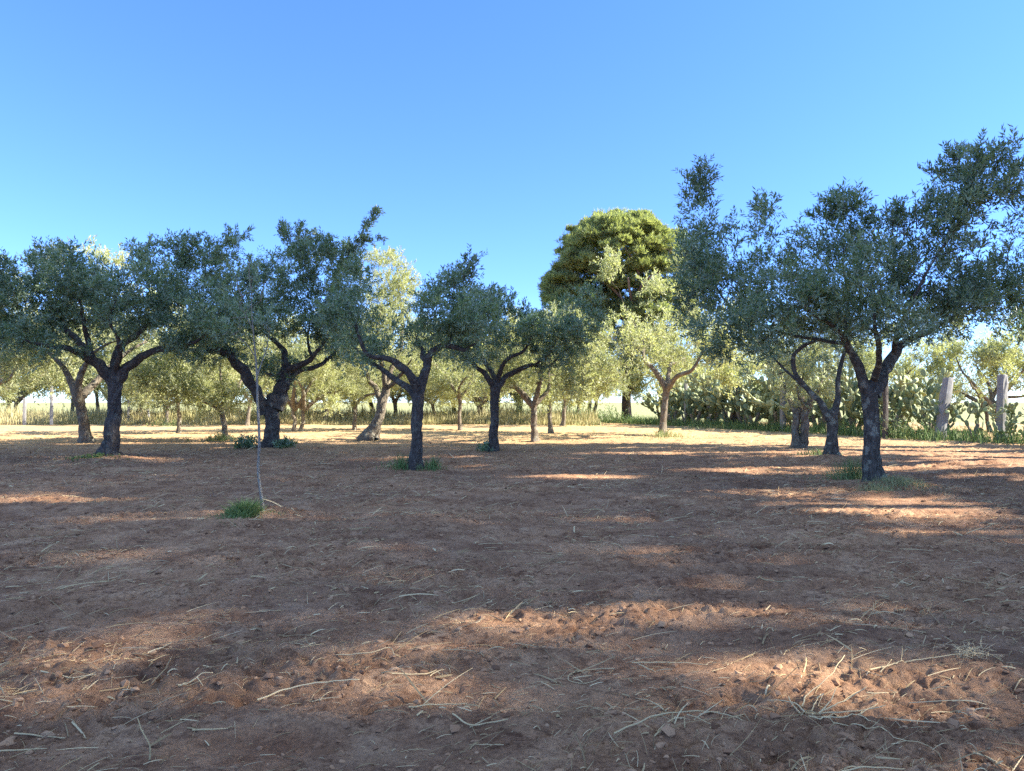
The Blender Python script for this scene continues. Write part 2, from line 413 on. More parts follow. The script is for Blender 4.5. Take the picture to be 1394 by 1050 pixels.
def near_tree(seed, name, label, cat, base, d, trunk, limbs, blobs, sprays=(), depth=2.5, dens=28, shoots=9, nl=15,
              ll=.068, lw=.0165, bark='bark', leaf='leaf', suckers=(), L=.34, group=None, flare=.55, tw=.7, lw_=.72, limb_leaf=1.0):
    rng = np.random.RandomState(seed)
    b = P(base[0], base[1], d); b[2] = float(ground_h(b[0], b[1]))
    o = thing(name, label, cat, b, group)
    pts, rad = px_line(trunk, d)
    rad = rad * tw * np.linspace(1.12, 1, len(rad)); pts[0][2] = b[2] - .12
    p, r = resample(pts, rad, .03)
    kn = np.stack([perlin(np.arange(len(p)) * .045, np.full(len(p), k * 5.3), seed + 2) for k in range(3)], -1); kn[:, 2] = 0
    p = p + kn * r.mean() * .55 * sstep(0, 8, np.arange(len(p)))[:, None] * sstep(0, 8, np.arange(len(p))[::-1])[:, None]
    a = Acc(); tube(a, p, r, 30, .15, seed, flare)
    tr = link('trunk', make_mesh('trunk', a, M[bark], True, b), o)
    nodes, nrad, hang = [], [], []
    for i, sp in enumerate(limbs):
        q, rr = px_line(sp, d); rr = rr * lw_; rr[-1] *= .45; q, rr = resample(q, rr, .05)
        wob = np.stack([perlin(np.arange(len(q)) * .13, np.full(len(q), k * 7.7 + i), seed) for k in range(3)], -1)
        q = q + wob * rr.mean() * .9 * sstep(0, 6, np.arange(len(q)))[:, None]
        a = Acc(); tube(a, q, rr, 14, .16, seed + i + 1)
        link('limb', make_mesh('limb', a, M[bark], True, b), tr)
        nodes += list(q[len(q) // 3::4]); nrad += list(rr[len(q) // 3::4])
        if limb_leaf and len(q) > 12:
            hang.append(q[int(len(q) * .58)::2])
    cl, tn = blob_clusters(rng, blobs, d, depth, dens * 1.25)
    if hang:
        hg = np.concatenate(hang); hg = hg[rng.rand(len(hg)) < min(1.0, limb_leaf * 9 * dens / len(hg) * .9)] + 0
        hg = np.repeat(hg, 2, 0) + rng.normal(size=(len(hg) * 2, 3)) * np.array([.30, .34, .22]) + np.array([0, 0, .10])
        cl = np.concatenate([cl, hg]); tn = np.concatenate([tn, rng.normal(size=len(hg)) * .6])
    ctr = cl.mean(0) - np.array([0, 0, .8])
    tw = Acc(); lf = Acc()
    spr = []
    for s in sprays:      # long outer shoots: (px0,py0,px1,py1,dz,n)
        dz = s[4] if len(s) > 4 else 0
        a0, a1 = P(s[0], s[1], d + dz), P(s[2], s[3], d + dz)
        spr.append((a0, a1, s[5] if len(s) > 5 else 5))
    grow_twigs(tw, rng, nodes, nrad, np.vstack([cl] + [np.array([q[0] for q in spr])] if spr else [cl]))
    clump_leaves(lf, rng, cl, tn, ctr, shoots, nl, L, ll, lw)
    for a0, a1, n in spr:
        ln = np.linalg.norm(a1 - a0); ax = (a1 - a0) / ln
        mid = (a0 + a1) / 2 + rng.normal(size=3) * ln * .06
        pp, rr = resample([a0, mid, a1], [.012, .009, .004], .08)
        tube(tw, pp, rr, 5, cap=False)
        m = max(4, int(ln / .055 * n / 5))
        t = rng.rand(m); S = a0 + (a1 - a0) * t[:, None] + rng.normal(size=(m, 3)) * .035
        D = nrm(ax * .9 + rng.normal(size=(m, 3)) * .55)
        leaves(lf, rng, S, D, .26 * rng.uniform(.5, 1.2, m), 13, ll, lw, rng.normal(size=m) * .4)
    cr = link('crown', make_mesh('crown', lf, M[leaf], False, b), o)
    link('branching', make_mesh('branching', tw, M[bark], True, b), cr)
    if suckers:
        a = Acc()
        for (px, py, wpx, hpx, n) in suckers:
            c = P(px, py, d - .1); c[2] = float(ground_base(c[0], c[1]))
            S = c + rng.normal(size=(n, 3)) * np.array([wpx * d / F_PX * .4, .18, .02])
            hh = hpx * d / F_PX
            D = nrm(np.array([0, 0, 1.]) + rng.normal(size=(n, 3)) * .45)
            leaves(a, rng, S, D, hh * rng.uniform(.5, 1.1, n), 14, ll, lw * 1.1, rng.normal(size=n) * .4)
        link('sucker_shoots', make_mesh('sucker_shoots', a, M[leaf], False, b), o)
    return o

# mounds at tree feet have to be known before anything asks for the ground
for px, py, r_, h_ in ((1190, 663, 1.3, .13), (1133, 630, .8, .20), (150, 626, 1.3, .10), (367, 612, 1.2, .09), (565, 640, .8, .05), (1365, 640, 1.6, .18),
                       (596, 712, .7, .09), (860, 835, .45, .07), (357, 706, .5, .05), (1150, 880, .5, .07), (1290, 890, .5, .06), (1040, 660, .9, .07)):
    g_ = G(px, py); MOUNDS.append((g_[0], g_[1], r_, h_))

D_ = lambda py: CAM_H * F_PX / (py - HORIZON)

near_tree(11, 'olive_tree', 'shaded olive tree with thick flared trunk and three heavy limbs, at far left', 'tree', (150, 627), 21.0,
  [(148, 632, 44), (152, 606, 33), (155, 570, 29), (156, 540, 29), (157, 516, 36), (157, 500, 24)],
  [[(155, 520, 26), (137, 499, 22, -.2), (119, 486, 19, -.5), (100, 477, 14, -.9), (70, 472, 10, -1.4), (38, 464, 7, -1.8)],
   [(122, 487, 14, -.4), (106, 463, 13, .1), (86, 445, 10, .5), (58, 422, 7, .9)],
   [(128, 490, 11, -.3), (118, 458, 10, -.5), (111, 425, 7, -.9), (108, 395, 4, -1.2)],
   [(158, 512, 20), (160, 480, 16, .5), (178, 460, 14, 1.0), (197, 444, 11, 1.4), (217, 418, 7, 1.8), (225, 390, 4, 2.0)],
   [(160, 518, 24), (184, 493, 18, -.1), (206, 480, 14, -.3), (232, 474, 11, -.5), (262, 466, 8, -.7), (286, 452, 5, -.9)],
   [(158, 508, 12), (163, 470, 9, -.9), (150, 435, 6, -1.5), (160, 400, 4, -1.8)]],
  [(-40, 420, 60, 55), (-70, 400, 60, 60), (10, 405, 42, 45), (35, 385, 40, 36), (85, 378, 40, 38), (110, 392, 34, 36), (110, 425, 40, 34), (15, 450, 50, 24), (65, 442, 48, 26),
   (135, 400, 22, 30), (188, 385, 34, 40), (228, 372, 40, 40), (272, 372, 38, 42), (240, 425, 48, 32), (288, 428, 38, 38), (190, 425, 28, 24), (305, 345, 22, 18), (-20, 465, 40, 20),
   (255, 350, 30, 22), (85, 352, 22, 16)],
  [(82, 375, 84, 333), (108, 372, 106, 345), (50, 375, 40, 347), (128, 380, 134, 350), (180, 370, 178, 332), (205, 365, 202, 335), (238, 350, 252, 322), (285, 350, 282, 325),
   (296, 340, 320, 315, 0, 8), (300, 335, 338, 318, .2, 8), (225, 362, 222, 333), (255, 352, 270, 322), (0, 385, -4, 355), (20, 380, 12, 355), (62, 372, 62, 345)],
  tw=.58, lw_=.68, depth=2.6, dens=12.5, shoots=8, nl=13, ll=.125, lw=.037)

near_tree(22, 'olive_tree', 'shaded olive tree with massive forked trunk and dark suckers, right behind the thin sapling', 'tree', (367, 612), 25.5,
  [(367, 616, 50), (369, 592, 40), (371, 570, 42), (370, 552, 50), (372, 538, 40)],
  [[(362, 562, 28), (350, 536, 26, -.2), (336, 512, 25, -.4), (318, 490, 23, -.6), (300, 478, 17, -.9), (275, 479, 11, -1.3), (252, 474, 7, -1.7)],
   [(318, 490, 14, -.6), (308, 470, 9, -.2), (290, 445, 6, .4)],
   [(376, 558, 32), (385, 528, 31, .2), (390, 503, 28, .3), (388, 492, 22, .3)],
   [(388, 500, 18, .3), (386, 478, 14, .5), (374, 464, 10, .8), (356, 446, 6, 1.3), (345, 420, 4, 1.6)],
   [(388, 504, 18, .3), (414, 496, 14, -.1), (431, 480, 10, -.4), (447, 456, 6, -.8), (455, 425, 4, -1.1)],
   [(425, 488, 8, -.3), (419, 462, 6, -.1), (424, 430, 4, .3)],
   [(384, 528, 18, .2), (405, 507, 13, .8), (435, 497, 11, 1.3), (456, 480, 7, 1.7), (474, 452, 5, 2.1)],
   [(386, 512, 10, .2), (362, 508, 7, 1.0), (344, 498, 5, 1.6)]],
  [(292, 415, 40, 42), (330, 405, 42, 42), (368, 398, 40, 36), (398, 372, 34, 34), (438, 372, 40, 40), (468, 385, 36, 40), (415, 425, 46, 30), (350, 445, 38, 22), (466, 352, 24, 22),
   (400, 322, 17, 11, 0, 1.6), (300, 455, 30, 20), (455, 420, 34, 28, 0, .7), (425, 345, 24, 22), (385, 440, 40, 20), (270, 440, 25, 25)],
  [(398, 345, 385, 306, 0, 7), (402, 345, 410, 305, 0, 7), (430, 350, 430, 318, 0, 8), (448, 350, 452, 322), (470, 345, 498, 322, .2, 9), (464, 358, 492, 328, .2, 8), (488, 332, 511, 287, .2, 12), (492, 328, 521, 326, .2, 6),
   (470, 362, 476, 330), (345, 385, 340, 350, 0, 7), (365, 378, 352, 372), (320, 378, 328, 362), (440, 352, 448, 326), (405, 350, 425, 312, .1, 6)],
  tw=.43, lw_=.58, depth=2.6, dens=11, shoots=8, nl=12, ll=.135, lw=.040, suckers=[(335, 611, 24, 17, 60), (385, 610, 20, 12, 40), (392, 604, 10, 12, 16)])

near_tree(33, 'olive_tree', 'shaded olive tree with bare twisted arms left and right, green grass round its foot', 'tree', (565, 640), 17.7,
  [(565, 645, 38), (566, 618, 29), (568, 585, 27), (569, 555, 29), (571, 530, 33), (572, 515, 26)],
  [[(572, 532, 22), (579, 508, 19), (582, 490, 18, .1), (591, 477, 16, .1), (609, 470, 13, 0), (632, 476, 9, -.2), (648, 468, 6, -.5)],
   [(583, 492, 18, .1), (578, 486, 18, .3), (574, 476, 9, .6), (566, 455, 5, .9)],
   [(571, 538, 20), (562, 516, 20, -.2), (548, 501, 18, -.3), (530, 490, 14, -.5), (506, 486, 10, -.7), (494, 475, 9, -.8), (488, 455, 8, -.8), (482, 436, 6, -.8), (470, 415, 4, -1)],
   [(568, 545, 16), (553, 526, 15, .4), (535, 514, 14, .7), (516, 500, 10, 1.0), (497, 488, 7, 1.2), (480, 470, 4, 1.5)],
   [(609, 470, 8), (618, 445, 6, .5), (628, 415, 4, .8)]],
  [(600, 425, 32, 32), (568, 448, 18, 14), (628, 402, 26, 30), (575, 425, 15, 15), (604, 400, 16, 20), (640, 435, 26, 24), (600, 455, 32, 12), (484, 400, 26, 30, -.8, .55), (470, 430, 22, 22, -.7, .5), (455, 440, 18, 20, -.4, .45),
   (655, 425, 16, 18)],
  [(630, 385, 640, 348, 0, 9), (618, 395, 612, 372, 0, 7), (600, 400, 598, 388), (636, 385, 650, 352, 0, 7), (632, 380, 625, 365), (575, 425, 580, 405), (655, 410, 672, 398)],
  tw=.52, lw_=.62, depth=1.7, dens=19, shoots=8, nl=13, ll=.115, lw=.033)

near_tree(44, 'olive_tree', 'small shaded olive tree with slim straight trunk and candelabra limbs, at the centre', 'tree', (671, 615), 24.4,
  [(671, 619, 30), (672, 600, 22), (673, 570, 20), (673, 545, 21), (675, 528, 27), (675, 518, 20)],
  [[(674, 532, 15), (666, 517, 13, -.2), (650, 500, 10, -.4), (632, 486, 8, -.7), (612, 477, 5, -1)],
   [(675, 525, 13), (671, 510, 11, .3), (661, 494, 10, .5), (652, 478, 8, .7), (647, 458, 5, .9), (650, 435, 3, 1)],
   [(676, 522, 12), (682, 503, 10, -.3), (692, 489, 9, -.6), (712, 478, 7, -.9), (722, 460, 5, -1.1), (726, 440, 3, -1.2)],
   [(677, 530, 15), (688, 514, 12, .1), (702, 505, 12, .2), (726, 497, 9, .3), (746, 500, 5, .4), (764, 482, 4.5, .5), (785, 466, 3, .7)],
   [(728, 497, 7, .3), (745, 485, 5, -.3), (760, 460, 3.5, -.7)]],
  [(640, 440, 28, 26), (668, 428, 34, 30), (655, 410, 22, 16), (700, 448, 28, 20), (730, 450, 26, 20), (762, 450, 28, 26), (790, 440, 26, 30), (680, 458, 36, 12), (795, 410, 20, 18, 0, .7), (612, 455, 18, 16), (685, 418, 20, 18)],
  [(655, 410, 652, 392), (675, 405, 682, 395), (715, 440, 712, 418, 0, 7), (735, 440, 740, 416, 0, 6), (700, 440, 702, 425), (760, 430, 766, 415), (780, 420, 772, 405)],
  tw=.54, lw_=.62, depth=2.0, dens=14, shoots=8, nl=12, ll=.13, lw=.039, suckers=[(660, 615, 12, 14, 26)])

near_tree(55, 'olive_tree', 'largest olive tree with wide dark crown and lichen spotted trunk on grassy mound', 'tree', (1190, 664), 14.2,
  [(1190, 668, 46), (1190, 645, 37), (1188, 612, 33), (1186, 580, 32), (1184, 550, 33), (1185, 532, 38), (1188, 520, 28)],
  [[(1183, 540, 26), (1174, 516, 21, -.1), (1164, 492, 18, -.2), (1153, 468, 15, -.3), (1138, 448, 10, -.5), (1112, 430, 7, -.8), (1080, 405, 5, -1.1)],
   [(1155, 472, 11, -.3), (1150, 445, 8, .2), (1155, 410, 6, .6), (1148, 360, 4, .9), (1150, 310, 3, 1)],
   [(1190, 538, 28), (1203, 510, 25, .1), (1216, 484, 21, .3), (1240, 462, 14, .5), (1275, 446, 9, .8), (1315, 420, 6, 1.1), (1360, 390, 4, 1.3)],
   [(1216, 486, 14, .3), (1222, 455, 10, -.2), (1240, 415, 7, -.6), (1268, 360, 5, -.9), (1305, 305, 4, -1), (1330, 262, 3, -1)],
   [(1190, 520, 16), (1198, 480, 12, -.8), (1190, 440, 8, -1.3), (1198, 390, 5, -1.6)],
   [(1153, 468, 9, -.3), (1110, 462, 7, .6), (1060, 452, 6, 1.0), (1010, 430, 5, 1.3), (975, 390, 4, 1.4), (958, 330, 3, 1.4)]],
  [(955, 352, 34, 36), (948, 400, 30, 44), (995, 395, 45, 52), (985, 452, 45, 32), (1045, 385, 46, 48), (1045, 448, 46, 34), (1100, 362, 42, 38), (1095, 420, 46, 40), (1148, 375, 40, 40), (1148, 435, 42, 32),
   (1200, 385, 42, 44), (1208, 440, 42, 32), (1250, 380, 42, 40), (1258, 428, 42, 36), (1308, 388, 42, 38), (1308, 430, 42, 30), (1360, 385, 42, 40), (1372, 425, 44, 36), (1415, 395, 50, 45), (1440, 430, 50, 30),
   (955, 315, 20, 24, 1, .8), (948, 275, 14, 22, 1, 1.5), (954, 250, 9, 16, 1, 1.5), (1040, 292, 14, 11, .4, 1.6), (1035, 330, 22, 22, .3, .7), (1075, 335, 25, 20, .2, .7), (1140, 288, 30, 15, .6, 1.2), (1120, 292, 14, 10, .6, 1.2), (1175, 312, 14, 16, .5), (1178, 345, 22, 25),
   (1215, 318, 20, 26, -.3, .9), (1252, 310, 20, 24, -.5, 1), (1240, 350, 26, 22), (1295, 275, 24, 20, -.9, 1), (1335, 228, 36, 18, -1, 1.1), (1318, 250, 26, 18, -1, 1.1), (1362, 252, 26, 20, -.9, 1), (1308, 292, 20, 18, -.8, .8),
   (1290, 228, 16, 10, -1, 1), (1390, 300, 22, 20, -.6, .5), (1000, 480, 30, 14, 0, .6), (1060, 478, 26, 12, 0, .6), (1285, 335, 22, 20, 0, .4)],
  [(946, 270, 955, 222, 1, 12), (938, 280, 936, 243, 1, 9), (952, 262, 962, 228, 1, 9), (960, 320, 970, 285, 1, 7), (975, 325, 985, 300, 1, 6), (1040, 298, 1030, 276, .4, 9), (1045, 296, 1052, 278, .4, 8), (1000, 345, 1005, 318, .4, 6),
   (1168, 325, 1145, 285, .6, 8), (1150, 292, 1112, 292, .6, 9), (1155, 290, 1165, 262, .6, 9), (1142, 290, 1140, 264, .6, 8), (1130, 295, 1122, 275, .6, 8), (1215, 310, 1222, 280, -.3, 8), (1230, 320, 1228, 283, -.3, 8), (1258, 308, 1262, 262, -.5, 9), (1248, 312, 1246, 285, -.5, 7),
   (1285, 335, 1330, 265, -1, 6), (1325, 250, 1300, 212, -1, 9), (1335, 240, 1330, 198, -1, 10), (1350, 240, 1356, 200, -1, 10), (1318, 240, 1276, 230, -1, 9), (1360, 250, 1392, 222, -1, 9), (1355, 262, 1398, 258, -1, 8), (1365, 265, 1385, 290, -1, 7),
   (1320, 268, 1352, 312, -.9, 6), (1090, 345, 1085, 315, .2, 6), (1290, 355, 1300, 320, 0, 5), (1330, 360, 1340, 325, .3, 5), (1370, 358, 1378, 325, .3, 5), (1395, 365, 1408, 330, .3, 6), (1340, 228, 1318, 205, -1, 8), (1345, 225, 1372, 212, -1, 8)],
  tw=.60, lw_=.66, depth=2.3, dens=15, shoots=8, nl=14, ll=.112, lw=.029, bark='bark_lichen')

near_tree(66, 'olive_tree', 'olive tree on a dark earth mound, its curved limb rising left under the biggest crown', 'tree', (1133, 628), 20.4,
  [(1132, 634, 40), (1132, 615, 25), (1132, 590, 22), (1131, 572, 26), (1132, 560, 22)],
  [[(1130, 572, 18), (1114, 546, 13, .1), (1096, 526, 11, .2), (1081, 506, 10, .3), (1082, 484, 9, .3), (1098, 468, 8, .2), (1126, 460, 5, 0), (1150, 445, 3, -.2)],
   [(1134, 570, 18), (1140, 545, 13, .2), (1141, 520, 11, .4), (1145, 494, 9, .6), (1152, 470, 6, .8), (1158, 440, 4, 1)],
   [(1096, 528, 9, .2), (1078, 512, 6, .7), (1060, 495, 5, 1), (1040, 470, 3, 1.3)]],
  [(1110, 440, 40, 30), (1160, 430, 40, 30), (1060, 440, 40, 30), (1030, 470, 30, 22), (1125, 495, 26, 26, .8, .8), (1190, 450, 36, 26), (1110, 400, 40, 30), (1012, 500, 14, 24, .5, .6)], [],
  tw=.60, lw_=.62, depth=2.0, dens=11, shoots=7, nl=13, ll=.085, lw=.024, bark='bark_lichen')

near_tree(77, 'olive_tree', 'sunlit old olive tree with two stems from one foot, behind the mound tree at right', 'tree', (1089, 610), 26.3,
  [(1086, 614, 26), (1083, 596, 15), (1083, 575, 14), (1086, 558, 15)],
  [[(1092, 613, 16), (1096, 590, 15, -.1), (1096, 568, 14, -.2), (1100, 552, 12, -.2), (1110, 538, 7, -.2), (1120, 515, 5, 0)],
   [(1085, 565, 12), (1076, 548, 9, .2), (1070, 530, 6, .5), (1062, 510, 4, .7)],
   [(1086, 565, 11), (1092, 545, 9, .3), (1090, 528, 6, .6), (1095, 505, 4, .8)],
   [(1098, 560, 9, -.2), (1090, 545, 7, -.5), (1084, 525, 5, -.7)]],
  [(1080, 485, 36, 26), (1110, 480, 36, 26), (1060, 470, 36, 26), (1130, 490, 30, 24), (1095, 455, 40, 24), (1040, 490, 22, 20, 0, .7)], [],
  tw=.72, lw_=.75, depth=2.0, dens=8, shoots=7, nl=13, ll=.10, lw=.03, bark='bark_sunlit', leaf='leaf_sunlit')

near_tree(88, 'olive_tree', 'half sunlit tall olive tree on a leaning double trunk, between the shaded front trees', 'tree', (508, 600), 31.0,
  [(497, 602, 24), (507, 584, 20), (516, 566, 18), (522, 545, 17), (526, 525, 14)],
  [[(511, 599, 16), (513, 580, 13, .4), (517, 558, 12, .7), (514, 535, 10, 1), (500, 510, 7, 1.2), (488, 480, 5, 1.3)],
   [(525, 532, 13), (532, 505, 10, .2), (545, 475, 7, .4), (548, 430, 5, .6), (540, 385, 3, .8)],
   [(526, 530, 11), (520, 500, 8, -.4), (512, 460, 6, -.7), (520, 420, 4, -.8)],
   [(526, 530, 9), (545, 512, 7, -.3), (560, 490, 5, -.6)]],
  [(530, 380, 32, 34), (548, 395, 22, 26), (520, 360, 26, 18), (505, 400, 28, 30), (525, 425, 34, 24), (505, 455, 36, 24), (540, 455, 30, 22), (470, 480, 34, 24), (500, 495, 34, 20), (545, 490, 28, 18), (550, 380, 16, 22)],
  [(530, 360, 535, 340), (540, 365, 548, 345), (515, 355, 512, 338), (555, 385, 568, 375)],
  tw=.72, lw_=.75, depth=2.6, dens=9, shoots=7, nl=12, ll=.11, lw=.034, bark='bark_sunlit', leaf='leaf_sunlit')

near_tree(99, 'olive_sapling', 'thin upright olive sapling with pale stem standing alone before the front row', 'sapling', (357, 705), 10.4,
  [(357, 709, 8), (357, 685, 7), (352, 645, 6.4), (353, 600, 6), (351, 550, 5.6), (350, 515, 5.0), (347, 480, 3.6), (343, 430, 2.2), (342, 390, 1.2)],
  [[(350, 512, 4), (357, 492, 3.2, .05), (363, 474, 2.6, .1), (368, 445, 1.8, .15)],
   [(347, 485, 3, 0), (335, 468, 2.4, -.1), (318, 455, 1.8, -.2)],
   [(345, 450, 2.4, 0), (330, 420, 1.8, .1), (318, 395, 1.3, .15)]],
  [(338, 440, 26, 22, 0, .8), (350, 415, 24, 26, 0, .8), (322, 420, 20, 24, 0, .7), (362, 450, 16, 18, 0, .7), (312, 452, 14, 10, 0, .6), (342, 385, 12, 18, 0, .9)],
  [(342, 395, 340, 352, 0, 7), (330, 405, 322, 375, 0, 6), (355, 410, 362, 380, 0, 6)],
  tw=.56, lw_=.5, limb_leaf=0, dens=26, shoots=4, nl=11, ll=.06, lw=.015, bark='bark_young', L=.2, flare=.2)

# ---- sunlit olive trees of the rows behind: six built kinds, copied
def olive_kind(seed, H, R, fork, rt, lean=0.0, stems=1):
    rng = np.random.RandomState(seed)
    tk, lf = Acc(), Acc(); nodes, nr = [], []
    for s in range(stems):
        off = np.array([.22 * (s - (stems - 1) / 2) * 1.2, 0, 0])
        lx, ly = lean + rng.normal() * .12 + (s - (stems - 1) / 2) * .25, rng.normal() * .15
        p = np.array([off + np.array([lx * t * fork + rng.normal() * .03, ly * t * fork, -.12 + t * (fork + .12)]) for t in (0, .25, .5, .75, 1)])
        r = np.array([1.35, 1.0, .88, .86, 1.02]) * rt * .8 / (1 if stems == 1 else 1.4)
        q, rr = resample(p, r, .06); tube(tk, q, rr, 12, .2, seed + s, .7)
        nl = rng.randint(3, 5); a0 = rng.rand() * 6
        for i in range(nl):
            a = a0 + i * 2 * PI / nl + rng.normal() * .25
            el = rng.uniform(.5, 1.0)
            pts = [p[-1] - np.array([0, 0, .1])]; dr = np.array([math.cos(a) * math.cos(el), math.sin(a) * math.cos(el), math.sin(el)])
            ln = R * rng.uniform(.8, 1.05)
            for k in range(1, 5):
                pts.append(pts[-1] + dr * ln / 4 + rng.normal(size=3) * .07)
                dr = nrm(dr + rng.normal(size=3) * .28 + np.array([0, 0, .12]))
            q, rr = resample(np.array(pts), rt * np.array([.72, .55, .4, .26, .12]), .08)
            tube(tk, q, rr, 9, .14, seed + 7 * i)
            nodes += list(q[4::4]); nr += list(rr[4::4])
    top = p[-1]
    cl, tn = [], []
    nb = 28
    for i in range(nb):
        a = rng.rand() * 2 * PI; rad = R * math.sqrt(rng.rand()) * 1.0
        zc = fork + .12 + (H - fork - .5) * (rng.uniform(.0, 1.0) * (1 - .5 * (rad / R)**2))
        c = np.array([top[0] * .7 + math.cos(a) * rad, math.sin(a) * rad, zc]); br = rng.uniform(.55, .95)
        n = 17; br *= .85; u = nrm(rng.normal(size=(n, 3)))
        cl.append(c + u * (rng.rand(n, 1)**.4) * br * np.array([1, 1, .75])); tn.append(np.full(n, rng.normal() * .5) + rng.normal(size=n) * .5)
    cl = np.concatenate(cl); tn = np.concatenate(tn)
    grow_twigs(tk, rng, nodes, nr, cl, .03, 4)
    clump_leaves(lf, rng, cl, tn, np.array([0, 0, fork + .5]), 4, 12, .40, .125, .045, .45)
    return make_mesh('trunk', tk, M['bark_sunlit'], True), make_mesh('crown', lf, M['leaf_sunlit'], False)

KINDS = [olive_kind(201, 5.6, 2.5, 1.35, .17), olive_kind(202, 6.2, 2.8, 1.5, .145, .12), olive_kind(203, 5.2, 2.3, 1.2, .14, -.2), olive_kind(204, 6.0, 2.7, 1.1, .17, .15, 2),
         olive_kind(205, 5.0, 2.2, 1.5, .12, .05), olive_kind(206, 5.8, 2.6, 1.25, .19, -.12)]

def far_tree(px, py, kind, label, s=1.0, rz=0.0, group='sunlit olive trees in the rows behind', sz=1.0, xy=None):
    p = G(px, py) if xy is None else np.array([xy[0], xy[1], 0.])
    p[2] = float(ground_base(p[0], p[1]))
    o = thing('olive_tree', label, 'tree', p, group, rz)
    s *= 1.1; o.scale = (s, s, s * sz * 1.05)
    for nm, me in zip(('trunk', 'crown'), KINDS[kind]): link(nm, me, o)
    return o

for a in [
 (120, 603, 5, 'sunlit olive tree with swollen pale trunk, just left of the thick flared dark trunk', 1.22, .4),
 (-22, 597, 1, 'green olive tree at the left picture edge, its low boughs hanging before the tall grass', 1.1, 2.0),
 (243, 590, 4, 'slim pale olive tree standing alone in the sunlit strip right of the flared dark trunk', 1.05, 1.0),
 (310, 599, 2, 'sunlit olive tree with leaning spotted trunk and open boughs, left of the sapling', 1.0, .3),
 (190, 577, 0, 'small far olive tree framed between the flared dark trunk and the slim pale one', .95, 2.2),
 (272, 576, 4, 'far slim olive tree seen below the left arch limb of the forked tree', 1.1, 4.0),
 (226, 579, 2, 'far olive tree with low round crown before the left grass belt', 1.05, 5.1),
 (336, 580, 1, 'far sunlit olive tree hidden partly by the sapling stem', .95, 1.7),
 (404, 588, 3, 'sunlit olive tree with bent twin stems just right of the forked dark trunk', 1.0, .2),
 (440, 578, 5, 'far olive tree with short thick trunk beside the brown leaning post', 1.0, 3.1),
 (482, 586, 1, 'bright olive tree with yellowish straight trunk left of the leaning double trunk', .92, 2.6),
 (540, 576, 0, 'far olive tree seen through the gap left of the green footed dark trunk', 1.05, 4.4),
 (594, 577, 2, 'far olive tree right behind the green footed dark trunk', 1.15, .9),
 (627, 586, 4, 'thin pale stemmed olive tree between the two central dark trunks', 1.1, 3.3),
 (655, 577, 3, 'far double stemmed olive tree left of the slim central trunk', 1.1, 1.2),
 (700, 575, 5, 'far shaded olive tree right of the slim central trunk', 1.1, 2.8),
 (728, 601, 0, 'sunlit olive tree with pale gnarled foot right of the slim central tree', .95, 5.4),
 (751, 590, 4, 'slender sunlit olive tree beside the pale gnarled foot', 1.15, 2.2),
 (766, 580, 1, 'bright olive tree with smooth pale trunk left of the pine', 1.05, .6),
 (783, 577, 2, 'rearmost bright olive tree just left of the thick pine trunk', 1.2, 3.9),
 (900, 594, 1, 'brightly lit olive tree with pale grass at its foot before the cactus hedge', 1.28, 1.45),
]: far_tree(*a)
rngf = np.random.RandomState(61)
for i in range(22):
    xf = -46 + i * 2.95 + rngf.normal() * .5; yf = 58.5 + 6 * rngf.rand() + (4 if i % 2 else 0)
    far_tree(0, 0, int(rngf.randint(6)), 'distant olive tree half hidden in the row beyond the tilled field', rngf.uniform(1.3, 1.65), rngf.rand() * 6.28, 'olive trees beyond the field', xy=(xf, yf))
for xy, k, s, r, lb in (((24.3, 39), 3, 1.05, 1.9, 'pale olive tree overtopping the hedge behind the leaning concrete post'),
                        ((28.2, 40), 0, 1.1, 2.5, 'pale olive tree overtopping the hedge behind the upright concrete post'),
                        ((17.6, 51), 1, 1.1, .8, 'olive tree behind the shaded hedge next to the thin metal post'),
                        ((19.2, 46.5), 3, 1.1, 2.8, 'olive tree behind the shaded hedge above the broad dark post'),
                        ((21.5, 42), 5, 1.0, 4.2, 'olive tree rising behind the hedge right of the largest trunk')):
    far_tree(0, 0, k, lb, s, r, 'olive trees behind the cactus hedge', xy=xy)

